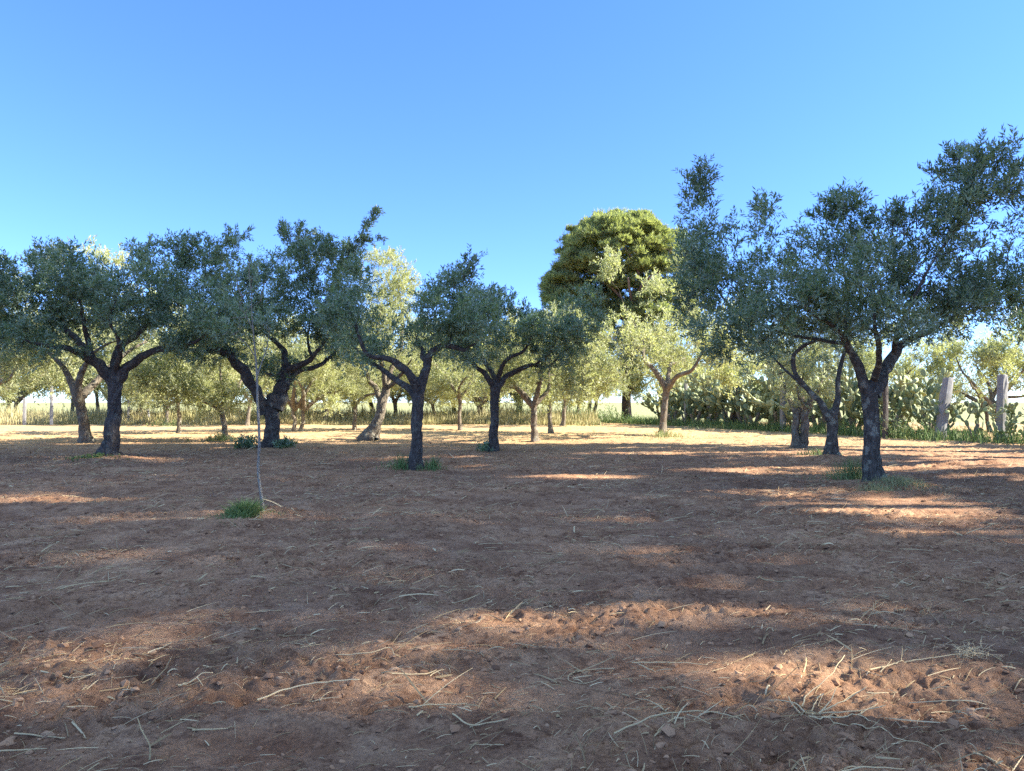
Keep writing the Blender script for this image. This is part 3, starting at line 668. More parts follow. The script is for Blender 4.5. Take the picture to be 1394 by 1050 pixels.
# ---- the pine
def pine():
    rng = np.random.RandomState(5); d = 64.0
    b = P(853, 575, d); b[2] = 0
    o = thing('pine_tree', 'tall stone pine with broad rounded crown rising above the olives', 'tree', b)
    a = Acc()
    q, rr = resample(*px_line([(853, 578, 15), (853, 540, 12), (855, 510, 11), (862, 470, 9.5), (868, 430, 8), (868, 400, 6)], d), .15); tube(a, q, rr, 12, .1, 3, .3)
    tr = link('trunk', make_mesh('trunk', a, M['bark_pine'], True, b), o)
    nodes, nr = list(q[8::4]), list(rr[8::4])
    for sp in ([(866, 440, 6), (845, 405, 4.5, -1), (815, 375, 3, -2), (795, 350, 2, -2.5)], [(868, 425, 6), (885, 390, 4.5, -1.5), (905, 355, 3, -2.5), (915, 335, 2, -3)],
               [(868, 405, 5), (868, 370, 4, -2), (850, 335, 2.5, -2.5)], [(866, 445, 5), (830, 425, 4, 1), (785, 405, 2.5, 2)], [(866, 440, 5), (895, 420, 4, 1.5), (925, 395, 2.5, 2.5)],
               [(868, 410, 5), (880, 372, 3.5, 2), (875, 335, 2, 3)], [(868, 420, 5), (872, 392, 4, -2.5), (890, 372, 2.5, -4)], [(866, 430, 5), (858, 400, 3.5, -2.5), (855, 378, 2.5, -3.6)]):
        a = Acc(); q, rr = resample(*px_line(sp, d), .2); tube(a, q, rr, 8, .08, 9); link('limb', make_mesh('limb', a, M['bark_pine'], True, b), tr)
        nodes += list(q[3::3]); nr += list(rr[3::3])
    lf, tw = Acc(), Acc(); cl = []
    mp = d / F_PX
    for (px, py, rx, ry, dz, n) in ((842, 350, 80, 48, 0, 230), (798, 384, 50, 34, -1, 90), (892, 388, 56, 46, -.5, 110), (845, 322, 58, 24, 0, 70), (768, 405, 26, 20, 0, 34), (905, 360, 34, 40, 1, 45), (776, 420, 36, 22, -1, 60), (818, 420, 34, 26, 1, 50), (900, 425, 46, 32, -1, 80), (758, 396, 18, 20, -1, 26), (850, 440, 60, 22, 1, 60), (795, 445, 40, 16, 0, 40)):
        c = P(px, py, d + dz); u = nrm(rng.normal(size=(n, 3))); u[:, 2] = np.where(u[:, 2] < -.35, -u[:, 2], u[:, 2])
        cen = c + u * (.60 + .48 * rng.rand(n, 1)) * np.array([rx, max(rx, ry) * .95, ry]) * mp
        cl.append(cen)
        for q in range(n):
            m = 34; w_ = nrm(rng.normal(size=(m, 3))); w_[:, 2] = np.abs(w_[:, 2]) * .9 - .25
            S = cen[q] + w_ * rng.rand(m, 1)**.5 * np.array([.5, .5, .55]) * rng.uniform(.5, 1.7)
            D = nrm(w_ * .5 + np.array([0, 0, .8]) + u[q] * .45 + rng.normal(size=(m, 3)) * .25)
            leaves(lf, rng, S, D, .30 * rng.uniform(.6, 1.3, m), 12, .34, .06, rng.normal(size=m) * .4 + 1.3 * (rng.rand() - .5) , spread=.6)
    grow_twigs(tw, rng, nodes, nr, np.concatenate(cl), .07, 5)
    cr = link('crown', make_mesh('crown', lf, M['needle'], False, b), o)
    link('branching', make_mesh('branching', tw, M['bark_pine'], True, b), cr)
pine()

# ---- tall windbreak along the right boundary: it shades the near half of the field; sun comes through the openings in its crowns
OPEN = []
for px, py, rx, ry, k in ((320, 848, 80, 18, .45), (490, 936, 105, 28, 1), (45, 985, 60, 18, .6), (640, 866, 40, 14, .9), (850, 838, 55, 20, 1), (905, 884, 60, 16, .45), (590, 714, 50, 8, .9),
                          (1140, 885, 70, 20, .5), (1275, 945, 105, 28, 1), (1045, 670, 50, 8, 1), (1195, 690, 110, 16, 1), (1340, 722, 90, 18, .9), (1370, 650, 90, 8, 1), (1000, 618, 190, 4.5, 1), (1290, 617, 120, 5, 1),
                          (785, 650, 50, 6, .7), (1090, 640, 130, 4, 1), (1290, 700, 60, 10, .8), (1180, 655, 30, 12, .8), (880, 640, 60, 4, .6), (1100, 1000, 60, 18, .5)):
    c, e, n_, f_ = G(px, py), G(px + rx, py), G(px, py - ry), G(px, py + ry)
    OPEN.append((c[0], (n_[1] + f_[1]) / 2, e[0] - c[0], (n_[1] - f_[1]) / 2, k))
OPEN += [(11.5, 17.5, 2.5, .7, 1), (13, 13, 2.5, .8, 1), (12, 20.5, 3, .6, 1), (9, 24.2, 5, .5, 1), (5, 26.6, 4, .5, 1), (15, 23, 4, .7, 1)]
TAN = math.tan(SUN_EL)
def windbreak(i, x, y, H):
    rng = np.random.RandomState(300 + i); tk, lf = Acc(), Acc()
    p = np.array([[rng.normal() * .2 * t, rng.normal() * .2 * t, -.3 + H * t * .95] for t in np.linspace(0, 1, 7)])
    q, rr = resample(p, np.linspace(.45, .05, 7), .3); tube(tk, q, rr, 12, .1, i, .4)
    cl, tn = [], []
    zb = 4.6 if y < 16 else 8.5
    nb = int(3.3 * (H - zb))
    for k in range(nb):
        z = zb + (H - zb - .6) * (k + rng.rand()) / nb; rad = 1.55 * (1 - .75 * max(0, (z - H + 5) / 5)) * rng.rand()**.5; a = rng.rand() * 6.283
        c = np.array([math.cos(a) * rad, math.sin(a) * rad, z]); n = 24; u = nrm(rng.normal(size=(n, 3)))
        cl.append(c + u * rng.rand(n, 1)**.4 * rng.uniform(.6, 1.0) * np.array([1, 1, 1.1])); tn.append(rng.normal(size=n) * .5)
    cl = np.concatenate(cl); tn = np.concatenate(tn)
    gx = x + cl[:, 0] - cl[:, 2] / TAN; gy = y + cl[:, 1]
    keep = np.ones(len(cl), bool)
    for ox, oy, rx, ry, k in OPEN:
        inside = ((gx - ox) / (rx + .6))**2 + ((gy - oy) / (ry + .28))**2 < 1
        keep &= ~(inside & (rng.rand(len(cl)) < k * .86))
    cl, tn = cl[keep], tn[keep]
    grow_twigs(tk, rng, list(q[12::2]), list(rr[12::2]), cl[::3], .05, 4)
    clump_leaves(lf, rng, cl, tn, np.array([0, 0, H * .5]), 4, 10, .42, .26, .11, .1)
    o = thing('windbreak_tree', 'tall dense leafy tree in the boundary windbreak beyond the hedge', 'tree', (x, y, 0), 'windbreak trees along the right boundary')
    link('trunk', make_mesh('trunk', tk, M['bark'], True), o); link('crown', make_mesh('crown', lf, M['broad'], False), o)
y = 27.0; i = 0
while y > -5:
    H = 33.0 + 2 * math.sin(i * 2.3)
    windbreak(i, 28 - .33 * y + 3.4 + (i % 2) * .6 - (.8 if y > 23 else 0), y, H)
    y -= 2.6; i += 1

# ------------------------------------------------------------------ ground
def ground():
    ys = [2.2]
    while ys[-1] < 62: ys.append(ys[-1] + max(.011, ys[-1] * .0036))
    st = ys[-1] - ys[-2]
    while ys[-1] < 9000: st *= 1.16; ys.append(ys[-1] + st)
    back = []; y = 2.2; st = .03
    while y > -4000: st *= 1.14; y -= st; back.append(y)
    ys = np.array(back[::-1] + ys)
    u = np.linspace(-1, 1, 860)
    out, g, s = [], 0.0, .06
    while g < 9000: s *= 1.17; g += s; out.append(g)
    out = np.array(out)
    wv = 3.4 + .72 * np.abs(ys)
    X = np.concatenate([-(wv[:, None] + out[::-1][None]), wv[:, None] * u[None], wv[:, None] + out[None]], 1)
    Y = np.repeat(ys[:, None], X.shape[1], 1)
    Z = ground_h(X, Y)
    n, m = X.shape
    i = np.arange(n - 1)[:, None] * m; j = np.arange(m - 1)[None]
    f = np.stack([i + j, i + j + 1, i + m + j + 1, i + m + j], -1).reshape(-1, 4)
    a = Acc(); a.add(np.stack([X, Y, Z], -1).reshape(-1, 3), f)
    o = link('ground', make_mesh('ground', a, M['soil'], True))
    tag(o, 'tilled reddish brown soil of the olive grove, strewn with straw', 'ground', kind='structure')
ground()

def sphere_dirs():
    t = (1 + 5**.5) / 2
    v = np.array([(-1, t, 0), (1, t, 0), (-1, -t, 0), (1, -t, 0), (0, -1, t), (0, 1, t), (0, -1, -t), (0, 1, -t), (t, 0, -1), (t, 0, 1), (-t, 0, -1), (-t, 0, 1)], float)
    f = np.array([(0, 11, 5), (0, 5, 1), (0, 1, 7), (0, 7, 10), (0, 10, 11), (1, 5, 9), (5, 11, 4), (11, 10, 2), (10, 7, 6), (7, 1, 8), (3, 9, 4), (3, 4, 2), (3, 2, 6), (3, 6, 8), (3, 8, 9), (4, 9, 5), (2, 4, 11), (6, 2, 10), (8, 6, 7), (9, 8, 1)])
    return nrm(v), f

def scatter_pts(rng, n, y0, y1, power=1.0):
    """even in the picture's depth: density falls off with distance as lumps get too small to see"""
    y = y0 * (y1 / y0)**(rng.rand(n)**power); x = (rng.rand(n) * 2 - 1) * (2.2 + .74 * y)
    return x, y

def clods():
    rng = np.random.RandomState(8); v0, f0 = sphere_dirs()
    x, y = scatter_pts(rng, 44000, 2.4, 30)
    keep = perlin(x * .5, y * .8, 5) + .4 * perlin(x * 1.7, y * 2, 6) + .35 * rng.normal(size=len(x)) > -.05
    x, y = x[keep], y[keep]; n = len(x)
    s = np.exp(rng.normal(size=n) * .75) * .0056 * (1 + y * .05); s = np.minimum(s, .030)
    sc3 = s[:, None] * rng.uniform(.6, 1.4, (n, 3)); sc3[:, 2] *= .6
    z = ground_h(x, y) + sc3[:, 2] * .05
    V = v0[None] * sc3[:, None, :] * rng.uniform(.5, 1.35, (n, 12, 1))
    a = rng.rand(n) * 6.28; ca, sa = np.cos(a)[:, None], np.sin(a)[:, None]
    V = np.stack([V[..., 0] * ca - V[..., 1] * sa, V[..., 0] * sa + V[..., 1] * ca, V[..., 2]], -1) + np.stack([x, y, z], -1)[:, None]
    F = (f0[None] + (np.arange(n) * 12)[:, None, None]).reshape(-1, 3)
    ac = Acc(); ac.add(V.reshape(-1, 3), None, F, np.repeat(np.clip(.5 + .25 * rng.normal(size=n), 0, 1), 20))
    tag(link('soil_clods', make_mesh('soil_clods', ac, M['clod'], False)), 'crumbled clods of reddish earth scattered over the tilled field', 'soil', kind='stuff')
clods()

def strip(acc, P0, P1, bend, wd, t):
    """thin stems: three sided, five points, arrays of m"""
    m = len(P0); k = 5
    tt = np.linspace(0, 1, k)
    c = P0[:, None] + (P1 - P0)[:, None] * tt[None, :, None] + bend[:, None] * (4 * tt * (1 - tt))[None, :, None]
    ax = nrm(P1 - P0); up = np.array([0, 0, 1.]); s = nrm(np.cross(ax, up) + 1e-6); n2 = np.cross(s, ax)
    w_ = wd[:, None, None] * np.array([1, 1, .95, .8, .4])[None, :, None]
    v = np.stack([c + s[:, None] * w_, c - s[:, None] * w_, c + n2[:, None] * w_ * 1.3], 2)
    base = (np.arange(m) * k * 3)[:, None, None]; i = (np.arange(k - 1) * 3)[None, :, None]
    q = []
    for a_, b_ in ((0, 1), (1, 2), (2, 0)):
        q.append(np.stack(np.broadcast_arrays(base + i + a_, base + i + b_, base + i + 3 + b_, base + i + 3 + a_), -1).reshape(m, -1, 4))
    f = np.concatenate(q, 1).reshape(-1, 4)
    acc.add(v.reshape(-1, 3), f, None, np.repeat(t, 3 * (k - 1)))

def straw():
    rng = np.random.RandomState(9)
    x, y = scatter_pts(rng, 54000, 2.4, 40, .62)
    dn = perlin(x * .45 + 5, y * .6, 12) + .5 * perlin(x * 1.6, y * 1.9, 13) + .28 * rng.normal(size=len(x)) + .25 * sstep(8, 4, y) + .3 * np.exp(-((x - 3.5)**2 + (y - 3.9)**2))
    keep = dn > .02
    x, y = x[keep], y[keep]
    # little tangles: most stalks share a spot and a direction with their neighbours
    n = len(x); a = rng.normal(size=n) * .5 + .7 * perlin(x * .8, y * .8, 14) * PI + (rng.rand(n) < .3) * rng.rand(n) * PI
    L = np.exp(rng.normal(size=n) * .8) * .038 * (1 + y * .06); L = np.clip(L, .012, .32)
    dx, dy = np.cos(a) * L / 2, np.sin(a) * L / 2
    x0, y0, x1, y1 = x - dx, y - dy, x + dx, y + dy
    tilt = rng.rand(n)**4 * L * .6
    z0 = ground_h(x0, y0) + .004; z1 = ground_h(x1, y1) + .006 + tilt
    zm = ground_h(x, y) + .008
    up = np.maximum(0, zm - (z0 + z1) / 2)
    b = np.stack([rng.normal(size=n) * L * .03, rng.normal(size=n) * L * .03, up + np.abs(rng.normal(size=n)) * L * .03], -1)
    wd = np.minimum(.00092 * np.exp(rng.normal(size=n) * .55) * (1 + y * .12), .009)
    ac = Acc(); strip(ac, np.stack([x0, y0, z0], -1), np.stack([x1, y1, z1], -1), b, wd, np.clip(.48 + .30 * rng.normal(size=n), 0, 1))
    tag(link('straw_litter', make_mesh('straw_litter', ac, M['straw'], False)), 'broken dry straw and weed stems littering the tilled soil', 'straw', kind='stuff')
straw()

def stalk(name, label, lines, cat='stalk', extra=0, seed=0, w0=.0045, tint=.75):
    """lines: lists of (px, py, lift) on the ground plane, lift in metres"""
    rng = np.random.RandomState(seed)
    W = []
    for ln in lines:
        pts = []
        for (px, py, lift) in ln:
            # meet the real, uneven ground along this line of sight, lift included
            r = ray(px, py); s = (CAM_H - lift) / -r[2]
            for _ in range(8):
                p = np.array([0, 0, CAM_H]) + r * s; s = (CAM_H - lift - float(ground_h(p[0], p[1])) - .004) / -r[2]
            pts.append(np.array([0, 0, CAM_H]) + r * s)
        W.append(np.array(pts))
    b = W[0][0].copy()
    a = Acc()
    for i, pts in enumerate(W):
        q, rr = resample(pts, np.linspace(1, .5, len(pts)) * w0 * (1 if i == 0 else .75), .015)
        g = ground_h(q[:, 0], q[:, 1]) + .003
        q[:, 2] = np.maximum(q[:, 2], g)
        q += np.stack([perlin(np.arange(len(q)) * .2, np.full(len(q), 3. + j + i), seed) for j in range(3)], -1) * .006
        tube(a, q, rr * rng.uniform(.9, 1.1, len(rr)), 6, t=tint)
    if extra:
        e = W[0][-1]
        S = e + rng.normal(size=(extra, 3)) * np.array([.05, .05, .012]); S[:, 2] = np.maximum(S[:, 2], ground_h(S[:, 0], S[:, 1]) + .005)
        T = S + rng.normal(size=(extra, 3)) * np.array([.03, .03, .02]); T[:, 2] = np.maximum(T[:, 2], S[:, 2])
        strip(a, S, T, np.zeros((extra, 3)), np.full(extra, .0012), np.full(extra, .95))
    o = link(name, make_mesh(name, a, M['straw'], True, b)); o.location = b
    tag(o, label, cat, 'dry stalks lying on the soil')

stalk('dry_stalk', 'long pale curved stalk lying in the sunlit patch at lower left centre', [[(350, 954, 0), (385, 940, .02), (430, 930, .03), (489, 925, .01)]], seed=1, w0=.0055, tint=.95)
stalk('dry_stalk', 'forked bent stalk lying just above the middle of the bottom edge', [[(836, 998, 0), (870, 983, .02), (908, 971, .03), (970, 969, .02), (1013, 982, .0)], [(935, 972, .02), (968, 985, 0)], [(905, 966, .02), (885, 955, .01), (865, 950, 0)]], seed=2)
stalk('dry_weed', 'uprooted dry weed with fan of bare stems at lower right', [[(1095, 972, .0), (1150, 978, .02), (1185, 982, .01)], [(1092, 962, .02), (1100, 945, .06), (1128, 922, .10), (1150, 892, .15)], [(1112, 972, .02), (1150, 953, .06), (1180, 935, .10)],
  [(1114, 972, .02), (1130, 955, .06), (1138, 937, .1)], [(1100, 973, .02), (1165, 968, .04), (1206, 961, .05)], [(1100, 975, .02), (1140, 985, .02), (1238, 1009, .01)], [(1096, 970, .02), (1080, 957, .03), (1044, 953, .02)], [(1104, 968, .01), (1117, 945, .05)],
  [(1104, 976, .01), (1160, 975, .03), (1195, 958, .04)], [(1180, 943, .08), (1210, 944, .07)], [(1090, 972, 0), (1076, 955, .03), (1074, 948, .04)]], cat='weed', seed=3, w0=.005, tint=.85)
stalk('dry_stalk', 'straight stalk with feathery pale seed head at lower right', [[(1184, 912, .01), (1240, 900, .02), (1300, 891, .02), (1322, 886, .02)], [(1199, 916, .0), (1214, 898, .04)], [(1300, 891, .02), (1340, 890, .03)], [(1310, 889, .02), (1338, 880, .04)]], extra=120, seed=4)
stalk('dry_stalk', 'short bent stalk shaped like a shallow V at lower left', [[(56, 914, .01), (95, 922, 0), (131, 918, .01)]], seed=5, tint=.9)
stalk('dry_stalk', 'pale stalk lying flat near the lower left corner, above another one', [[(20, 999, .01), (55, 1002, .01), (89, 1005, .01)]], seed=6)
stalk('dry_stalk', 'pale stalk reaching in from the left edge near the bottom corner', [[(-10, 1023, .01), (30, 1021, .01), (64, 1019, .01)]], seed=7)
stalk('dry_stalk', 'dead stalk sticking up from the soil near the lower left corner', [[(203, 1035, .0), (204, 1015, .06), (196, 1000, .10), (187, 978, .15)]], seed=8, tint=.55)
stalk('dry_stalk', 'crooked stalk with kinked tip left of the sunlit curved stalk', [[(242, 938, .0), (266, 924, .02), (275, 917, .03), (290, 916, .02)], [(268, 922, .02), (276, 933, .01)]], seed=9, tint=.9)
stalk('dry_stalk', 'pale stalk lying nearly level at the end of the sunlit patch', [[(556, 962, .01), (600, 959, .015), (636, 958, .01)]], seed=10)
stalk('dry_stalk', 'gently bent pale stalk upper edge of the left sunlit patch', [[(458, 892, .01), (500, 889, .02), (530, 882, .03), (537, 892, .01)], [(455, 890, .0), (453, 880, .04)]], seed=11)
stalk('dry_stalk', 'thin kinked stalk with split ends right of the curved sunlit stalk', [[(533, 917, .01), (578, 918, .01), (594, 912, .02)], [(596, 915, .01), (603, 922, 0)]], seed=12)
stalk('dry_stalk', 'greenish straight stalk near the bottom left of centre', [[(262, 994, .01), (290, 993, .015), (316, 992, .01)]], seed=13, tint=.7)
stalk('dry_stalk', 'arched pale stalk at the bottom edge on the right', [[(1145, 1050, .0), (1180, 1045, .02), (1232, 1047, .01)]], seed=14)
stalk('dry_stalk', 'slanting pale stalk in the lower right corner', [[(1322, 1023, .01), (1350, 1034, .01), (1375, 1046, .0)]], seed=15)
stalk('dry_stalk', 'pale stalk beside the middle sunlit patch right of centre', [[(860, 902, .01), (920, 902, .01), (964, 905, .01)], [(870, 905, 0), (893, 915, .01)]], seed=16)
stalk('dry_stalk', 'crossed pair of stalks under the sunlit patch near the middle', [[(616, 972, .01), (640, 987, .02), (660, 985, .01), (692, 979, .01)], [(640, 990, .0), (668, 976, .03)]], seed=17)
stalk('dry_stalk', 'looped thin stalk right of centre in the lower third', [[(836, 910, .02), (800, 912, .01), (776, 918, .01), (776, 927, .01), (800, 930, .0), (820, 922, .02)]], seed=18, w0=.003)
stalk('dry_stalk', 'slender stalk lying left of the far sapling weed, long and flat', [[(80, 802, .01), (110, 795, .01), (145, 792, .01)]], seed=19, w0=.006)
stalk('dry_stalk', 'upright broken stem in the shaded soil right of the middle', [[(1030, 792, .01), (1085, 794, .01)], [(1032, 792, 0), (1044, 764, .22)]], seed=20, w0=.005, tint=.6)

# ------------------------------------------------------------------ grass, weeds
def blades(acc, rng, x, y, h, wd, lean, t, base=True):
    n = len(x); z = ground_base(x, y) - .02
    a = rng.rand(n) * 6.283; ln = lean * h * rng.uniform(.2, 1.3, n)
    P0 = np.stack([x, y, z], -1); tip = P0 + np.stack([np.cos(a) * ln, np.sin(a) * ln, h * rng.uniform(.75, 1.05, n)], -1)
    mid = P0 * .5 + tip * .5; mid[:, 2] += .12 * h
    sd = rng.rand(n) * 6.283; s = np.stack([np.cos(sd), np.sin(sd), np.zeros(n)], -1) * (wd * .5)[:, None]
    v = np.stack([P0 - s, P0 + s, mid - s * .8, mid + s * .8, tip], 1).reshape(-1, 3)
    i = np.arange(n)[:, None] * 5
    acc.add(v, i + np.array([[0, 1, 3, 2]]), i + np.array([[2, 3, 4]]), t)
    return

def weed(px, py, wpx, hgt, n, label, green=.35, name='weed_clump', cat='weeds', wd=.006, depth=.35, lean=.6, leafy=False, xy=None, half=None):
    rng = np.random.RandomState(int(abs(px) * 3 + abs(py)) % 9999)
    c = G(px, py) if xy is None else np.array([xy[0], xy[1], 0.])
    hw = wpx / F_PX * c[1] * .5 if half is None else half
    x = c[0] + np.clip(rng.standard_t(3, n), -5, 5) * hw * .42; y = c[1] + np.clip(rng.standard_t(3, n), -5, 5) * depth * .42
    kp = perlin(x * 7, y * 7, 41) + .5 * rng.normal(size=n) > -.15; x, y = x[kp], y[kp]; n = len(x)
    r = np.hypot((x - c[0]) / hw, (y - c[1]) / depth)
    h = hgt * np.clip(1.1 - .6 * r, .25, 1.1) * rng.uniform(.5, 1.1, n)
    a = Acc(); t = np.clip(green + .18 * rng.normal(size=n), 0, 1)
    if leafy:
        S = np.stack([x, y, ground_base(x, y)], -1); D = nrm(np.array([0, 0, 1.]) + rng.normal(size=(n, 3)) * .45)
        leaves(a, rng, S, D, h, 12, .05 * leafy, .022 * leafy, (t - .5) * 3, 1.0)
    else:
        blades(a, rng, x, y, h, np.full(n, wd), lean, t)
    b = (c[0], c[1], float(ground_base(c[0], c[1])))
    o = link(name, make_mesh(name, a, M['grass'], False, b)); o.location = b
    tag(o, label, cat, 'weeds and grass tufts in the grove')

weed(331, 710, 50, .24, 2600, 'bright green weed clump at the foot of the thin sapling', .42, wd=.009, depth=.30, lean=1.0)
weed(548, 640, 52, .46, 420, 'green grass tuft left of the twisted dark trunk', .3, wd=.012, depth=.4)
weed(588, 641, 38, .40, 280, 'green grass tuft right of the twisted dark trunk', .35, wd=.012, depth=.35)
weed(1162, 658, 60, .62, 900, 'thin green grass tuft left of the largest lichen spotted trunk', .55, wd=.008, depth=.5)
weed(1226, 668, 90, .22, 1500, 'low straw coloured grass on the mound right of the largest trunk', .95, wd=.008, depth=.7)
weed(1195, 672, 60, .18, 900, 'dry grass at the foot of the largest trunk, facing the viewer', .95, wd=.007, depth=.4)
weed(905, 596, 60, .5, 260, 'pale tall grass round the brightly lit tree before the hedge', .8, wd=.03, depth=.8)
weed(1112, 620, 60, .3, 300, 'sparse green grass between the mound tree and the two stemmed tree', .5, wd=.02, depth=.6)
weed(300, 601, 40, .4, 120, 'small pale green weed left of the leaning spotted trunk', .7, wd=.03, depth=.5, leafy=1.6)
weed(226, 581, 40, .7, 90, 'grey green bush in the sunlit strip at left', .6, name='low_bush', cat='bush', depth=.7, leafy=2.2)
weed(800, 580, 60, .5, 140, 'pale yellow grass tuft at the left end of the cactus hedge', .9, wd=.05, depth=.8)
weed(970, 584, 120, .4, 300, 'pale grass fringe below the dark cactus hedge', .75, wd=.04, depth=.7)
weed(125, 628, 50, .12, 120, 'dark low weeds round the flared trunk foot at left', .1, wd=.02, depth=.6, leafy=1.0)

for q_, (x_, y_, h_) in enumerate(((-4.5, 56.5, 1.5), (-1.8, 57.2, 1.3), (0.6, 56.4, 1.6), (3.0, 57.0, 1.4), (5.2, 56.3, 1.7), (7.2, 56.8, 1.5), (-14.5, 56.8, 1.4), (-20, 57.4, 1.3))):
    weed(700 + q_ * 37, 300 + q_ * 11, 0, h_, 260, 'dark green low bush along the back edge of the field behind the trunks', .2, 'low_bush', 'bush', depth=1.2, leafy=2.6, xy=(x_, y_), half=1.7)

# tall dry grass belt across the back of the field
def tall_grass():
    rng = np.random.RandomState(12); a = Acc()
    n = 26000; x = rng.uniform(-60, 6, n); y = 53 + 7 * rng.rand(n)**1.3 + 1.2 * perlin(x * .2, x * 0, 30)
    h = (1.3 + .55 * perlin(x * .35, y * .35, 31) + .25 * perlin(x * 1.2, y, 32)) * rng.uniform(.55, 1.1, n)
    h *= .35 + .65 * sstep(53, 55.5, y)
    t = np.clip(.62 + .35 * perlin(x * .25, y * .3, 33) + .17 * rng.normal(size=n), 0, 1)
    blades(a, rng, x, y, np.maximum(h, .15), np.full(n, .05), .25, t)
    tag(link('tall_grass', make_mesh('tall_grass', a, M['drygrass'], False)), 'belt of tall yellowing grass along the back edge of the field', 'grass', kind='stuff')
    a = Acc(); n = 9000; s = rng.rand(n); yy = 60 - 45 * s; x = 28 - .33 * yy + rng.normal(size=n) * .7 + .2; y = yy + rng.normal(size=n) * .4
    t = np.clip(.32 + .4 * perlin(x * .5, y * .4, 34) + .2 * rng.normal(size=n), 0, 1)
    blades(a, rng, x, y, rng.uniform(.2, .75, n), np.full(n, .03), .45, t)
    tag(link('hedge_grass', make_mesh('hedge_grass', a, M['grass'], False)), 'rough green grass growing along the foot of the cactus hedge', 'grass', kind='stuff')
tall_grass()

# ------------------------------------------------------------------ prickly pear hedge, posts
def pear_kind(seed, H):
    rng = np.random.RandomState(seed); tk, pd = Acc(), Acc()
    q, rr = resample([(0, 0, -.1), (.05, .03, .4), (rng.normal() * .1, rng.normal() * .1, .95)], [.13, .11, .09], .06); tube(tk, q, rr, 9, .2, seed)
    q2, r2 = resample([(.0, 0, -.1), (.28, .1, .35), (.45, .15, .8)], [.1, .09, .07], .06); tube(tk, q2, r2, 9, .2, seed + 1)
    nu, nv = 12, 6
    def pad(base, up, nrmv, L, W, t):
        side = np.cross(up, nrmv)
        th = np.linspace(0, PI, nv + 1); ph = np.arange(nu) * 2 * PI / nu
        T, Ph = np.meshgrid(th, ph, indexing='ij')
        xx = np.sin(T) * np.cos(Ph); yy = np.sin(T) * np.sin(Ph); zz = -np.cos(T)
        wsc = W * (1 + .22 * zz)
        v = base + up * ((zz + 1) * L / 2)[..., None] + side * (xx * wsc / 2)[..., None] + nrmv * (yy * .035 * (1 + .2 * xx))[..., None] + nrmv * (zz * zz * .02)[..., None]
        i = np.arange(nv)[:, None] * nu; j = np.arange(nu)[None]
        f = np.stack([i + j, i + (j + 1) % nu, i + nu + (j + 1) % nu, i + nu + j], -1).reshape(-1, 4)
        pd.add(v.reshape(-1, 3), f, None, t)
    live = [(q[-1], np.array([0, 0, 1.]), 0), (q2[-1], nrm(np.array([.4, .1, 1.])), 0), (q[len(q) // 2], nrm(np.array([-.8, -.3, .7])), 0), (q2[len(q2) // 2], nrm(np.array([.5, -.7, .7])), 0)]
    cnt = 0
    while live and cnt < 90:
        b, up, g = live.pop(0)
        n = nrm(np.cross(up, nrm(rng.normal(size=3)))); L = rng.uniform(.34, .5) * (1 - .04 * g); W = L * rng.uniform(.55, .7)
        pad(b - up * .03, up, n, L, W, float(np.clip(.28 + .11 * g + .16 * rng.normal(), 0, 1))); cnt += 1
        tip = b + up * L
        if tip[2] > H * rng.uniform(.75, 1.05): continue
        side = np.cross(up, n)
        for _ in range(rng.choice([1, 2, 2, 3])):
            th = rng.uniform(-1.0, 1.0)
            bb = b + up * (L * (.52 + .46 * math.cos(th))) + side * (W * .5 * math.sin(th))
            u2 = nrm(up * .7 + side * math.sin(th) * .9 + n * rng.normal() * .45 + np.array([0, 0, .35]))
            live.append((bb, u2, g + 1))
        rng.shuffle(live)
    return make_mesh('trunk', tk, M['cactus_trunk'], True), make_mesh('pads', pd, M['cactus'], True)
PK = [pear_kind(401, 2.5), pear_kind(402, 2.9), pear_kind(403, 2.1), pear_kind(404, 2.7)]
rngp = np.random.RandomState(77)
def pear(x, y, k, s, label, group):
    o = thing('prickly_pear', label, 'cactus', (x, y, 0), group, rngp.rand() * 6.28); o.scale = (s, s, s * rngp.uniform(.9, 1.1))
    for nm, me in zip(('trunk', 'pads'), PK[k]): link(nm, me, o)
yy = 55.0; i = 0
while yy > 14:
    x = 28.6 - .33 * yy + rngp.normal() * .25
    if yy > 33.5: lb, gp = 'dark shaded prickly pear massed in the boundary hedge behind the grey posts', 'prickly pears in the shaded hedge'
    else: lb, gp = 'yellowish prickly pear with sunlit pads near the two concrete posts at right', 'prickly pears by the concrete posts'
    if yy > 25: pear(x, yy, i % 4, rngp.uniform(.95, 1.25) * (.62 if 27 < yy < 34 else 1.0), lb, gp)
    else: pear(x, yy, i % 4, rngp.uniform(.8, 1.1), 'prickly pear continuing the boundary hedge past the right picture edge', 'prickly pears past the frame edge')
    if yy > 33.5: pear(x + 1.1, yy - .5, (i + 2) % 4, rngp.uniform(1.0, 1.3), 'tall prickly pear standing at the back of the shaded hedge', 'prickly pears at the back of the hedge')
    yy -= 1.35; i += 1

for (x, y, hh, n, lf_, lb) in ((16.8, 33.2, 1.5, 150, 2.0, 'bright green leafy shrub left of the leaning concrete post'), (19.9, 29.6, .8, 90, 1.6, 'low green weeds at the foot of the upright concrete post'),
                               (18.4, 31.4, .7, 90, 1.6, 'low green weeds between the two concrete posts'), (20.6, 27.6, .9, 110, 1.6, 'green weeds at the right picture edge under the hedge'), (15.6, 36.2, 1.2, 120, 1.8, 'green shrub right of the largest trunk beside a dark post')):
    weed(x * 31, y * 17, 0, hh, n, lb, .45, 'leafy_shrub', 'shrub', depth=.9, leafy=lf_, xy=(x, y), half=.9)

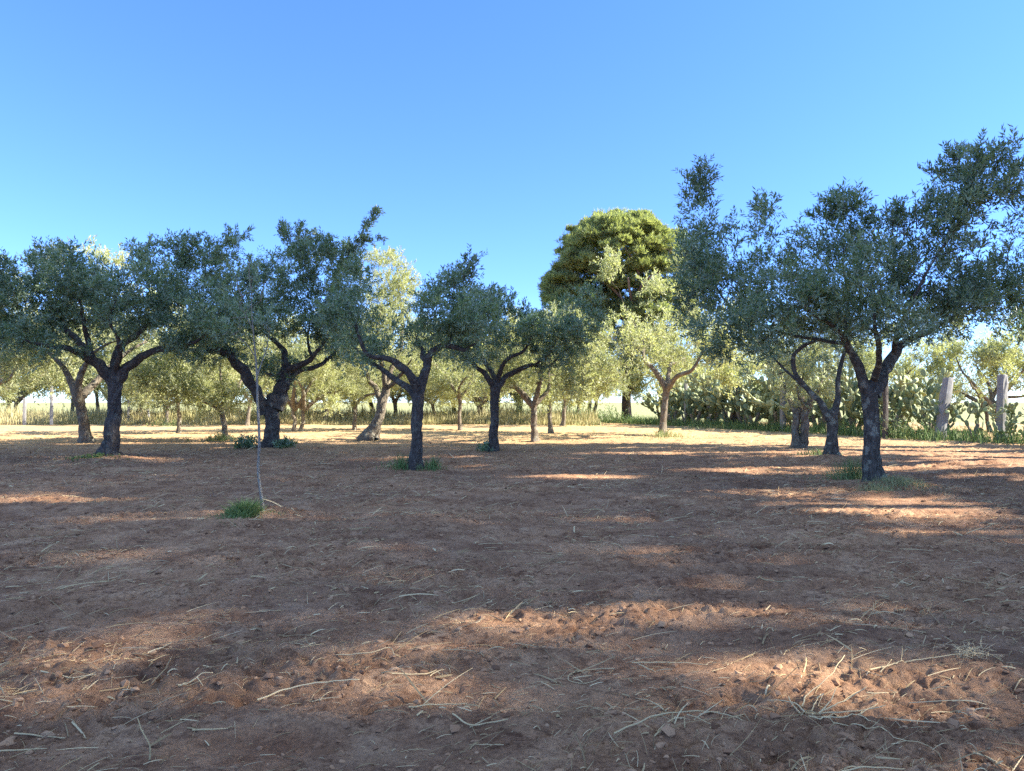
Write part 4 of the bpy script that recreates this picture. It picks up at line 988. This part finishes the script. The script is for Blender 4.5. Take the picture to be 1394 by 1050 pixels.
def post(px, pyb, pyt, wpx, label, lean_px=0, d=None, mat='concrete', group='posts along the field boundary', rz=.35):
    p = G(px, pyb) if d is None else P(px, pyb, d)
    dd = p[1]; s = dd / F_PX; H = (pyb - pyt) * s; W = wpx * s * .82
    rng = np.random.RandomState(int(px))
    a = Acc(); k = 12; n = 10
    ang = np.arange(k) * 2 * PI / k + PI / k
    sq = 1 / np.maximum(np.abs(np.cos(ang)), np.abs(np.sin(ang))); sq = np.minimum(sq, 1.28)
    zs = np.linspace(-.25, H, n); V = []
    for q, z in enumerate(zs):
        t = max(0, z / H); rr = W * .5 * (1 - .10 * t) * sq * (1 + .05 * rng.normal(size=k))
        if q == n - 1: rr = rr * .9
        V.append(np.stack([np.cos(ang + rz) * rr + lean_px * s * t, np.sin(ang + rz) * rr, np.full(k, z) + (rng.normal(size=k) * .02 if q == n - 1 else 0)], -1))
    V.append(np.array([[lean_px * s, 0, H + .015]])); v = np.concatenate(V)
    i = np.arange(n - 1)[:, None] * k; j = np.arange(k)[None]
    f = np.stack([i + j, i + (j + 1) % k, i + k + (j + 1) % k, i + k + j], -1).reshape(-1, 4)
    e = len(v) - 1; b = (n - 1) * k
    a.add(v, f, [(b + q, b + (q + 1) % k, e) for q in range(k)])
    o = link('fence_post', make_mesh('fence_post', a, M[mat], False)); o.location = (p[0], p[1], float(ground_base(p[0], p[1])))
    tag(o, label, 'post', group)

post(1279, 599, 515, 15, 'thick grey concrete post leaning to the right before the cactus hedge', 13)
post(1364, 603, 512, 14, 'thick grey concrete post standing upright at the far right', 2)
post(1205, 598, 505, 7, 'dark slim post close behind the largest trunk on its right', 2, d=33, mat='bark')
post(1003, 583, 520, 12, 'broad dark weathered post before the shaded cactus hedge', -2, mat='bark')
post(966, 581, 522, 8, 'grey stone post left of the broad dark one, deep in the hedge', 0)
post(934, 580, 518, 5, 'thin light metal post in the shaded hedge right of the lit tree', 0)
post(1066, 588, 528, 8, 'faint grey post in the hedge left of the two stemmed tree', 0)
post(452, 577, 538, 6, 'brownish leaning post in the tall grass right of the forked trunk', -4, mat='concrete')
post(70, 579, 528, 5, 'pale upright post in the tall grass at far left', 0)
post(33, 580, 542, 5, 'short pale post in the tall grass nearest the left edge', 0)
post(175, 578, 545, 3.5, 'thin pale stake in the tall grass right of the flared trunk', 0)
post(204, 578, 540, 3, 'thin leaning stake in the tall grass left of the slim pale tree', -5)
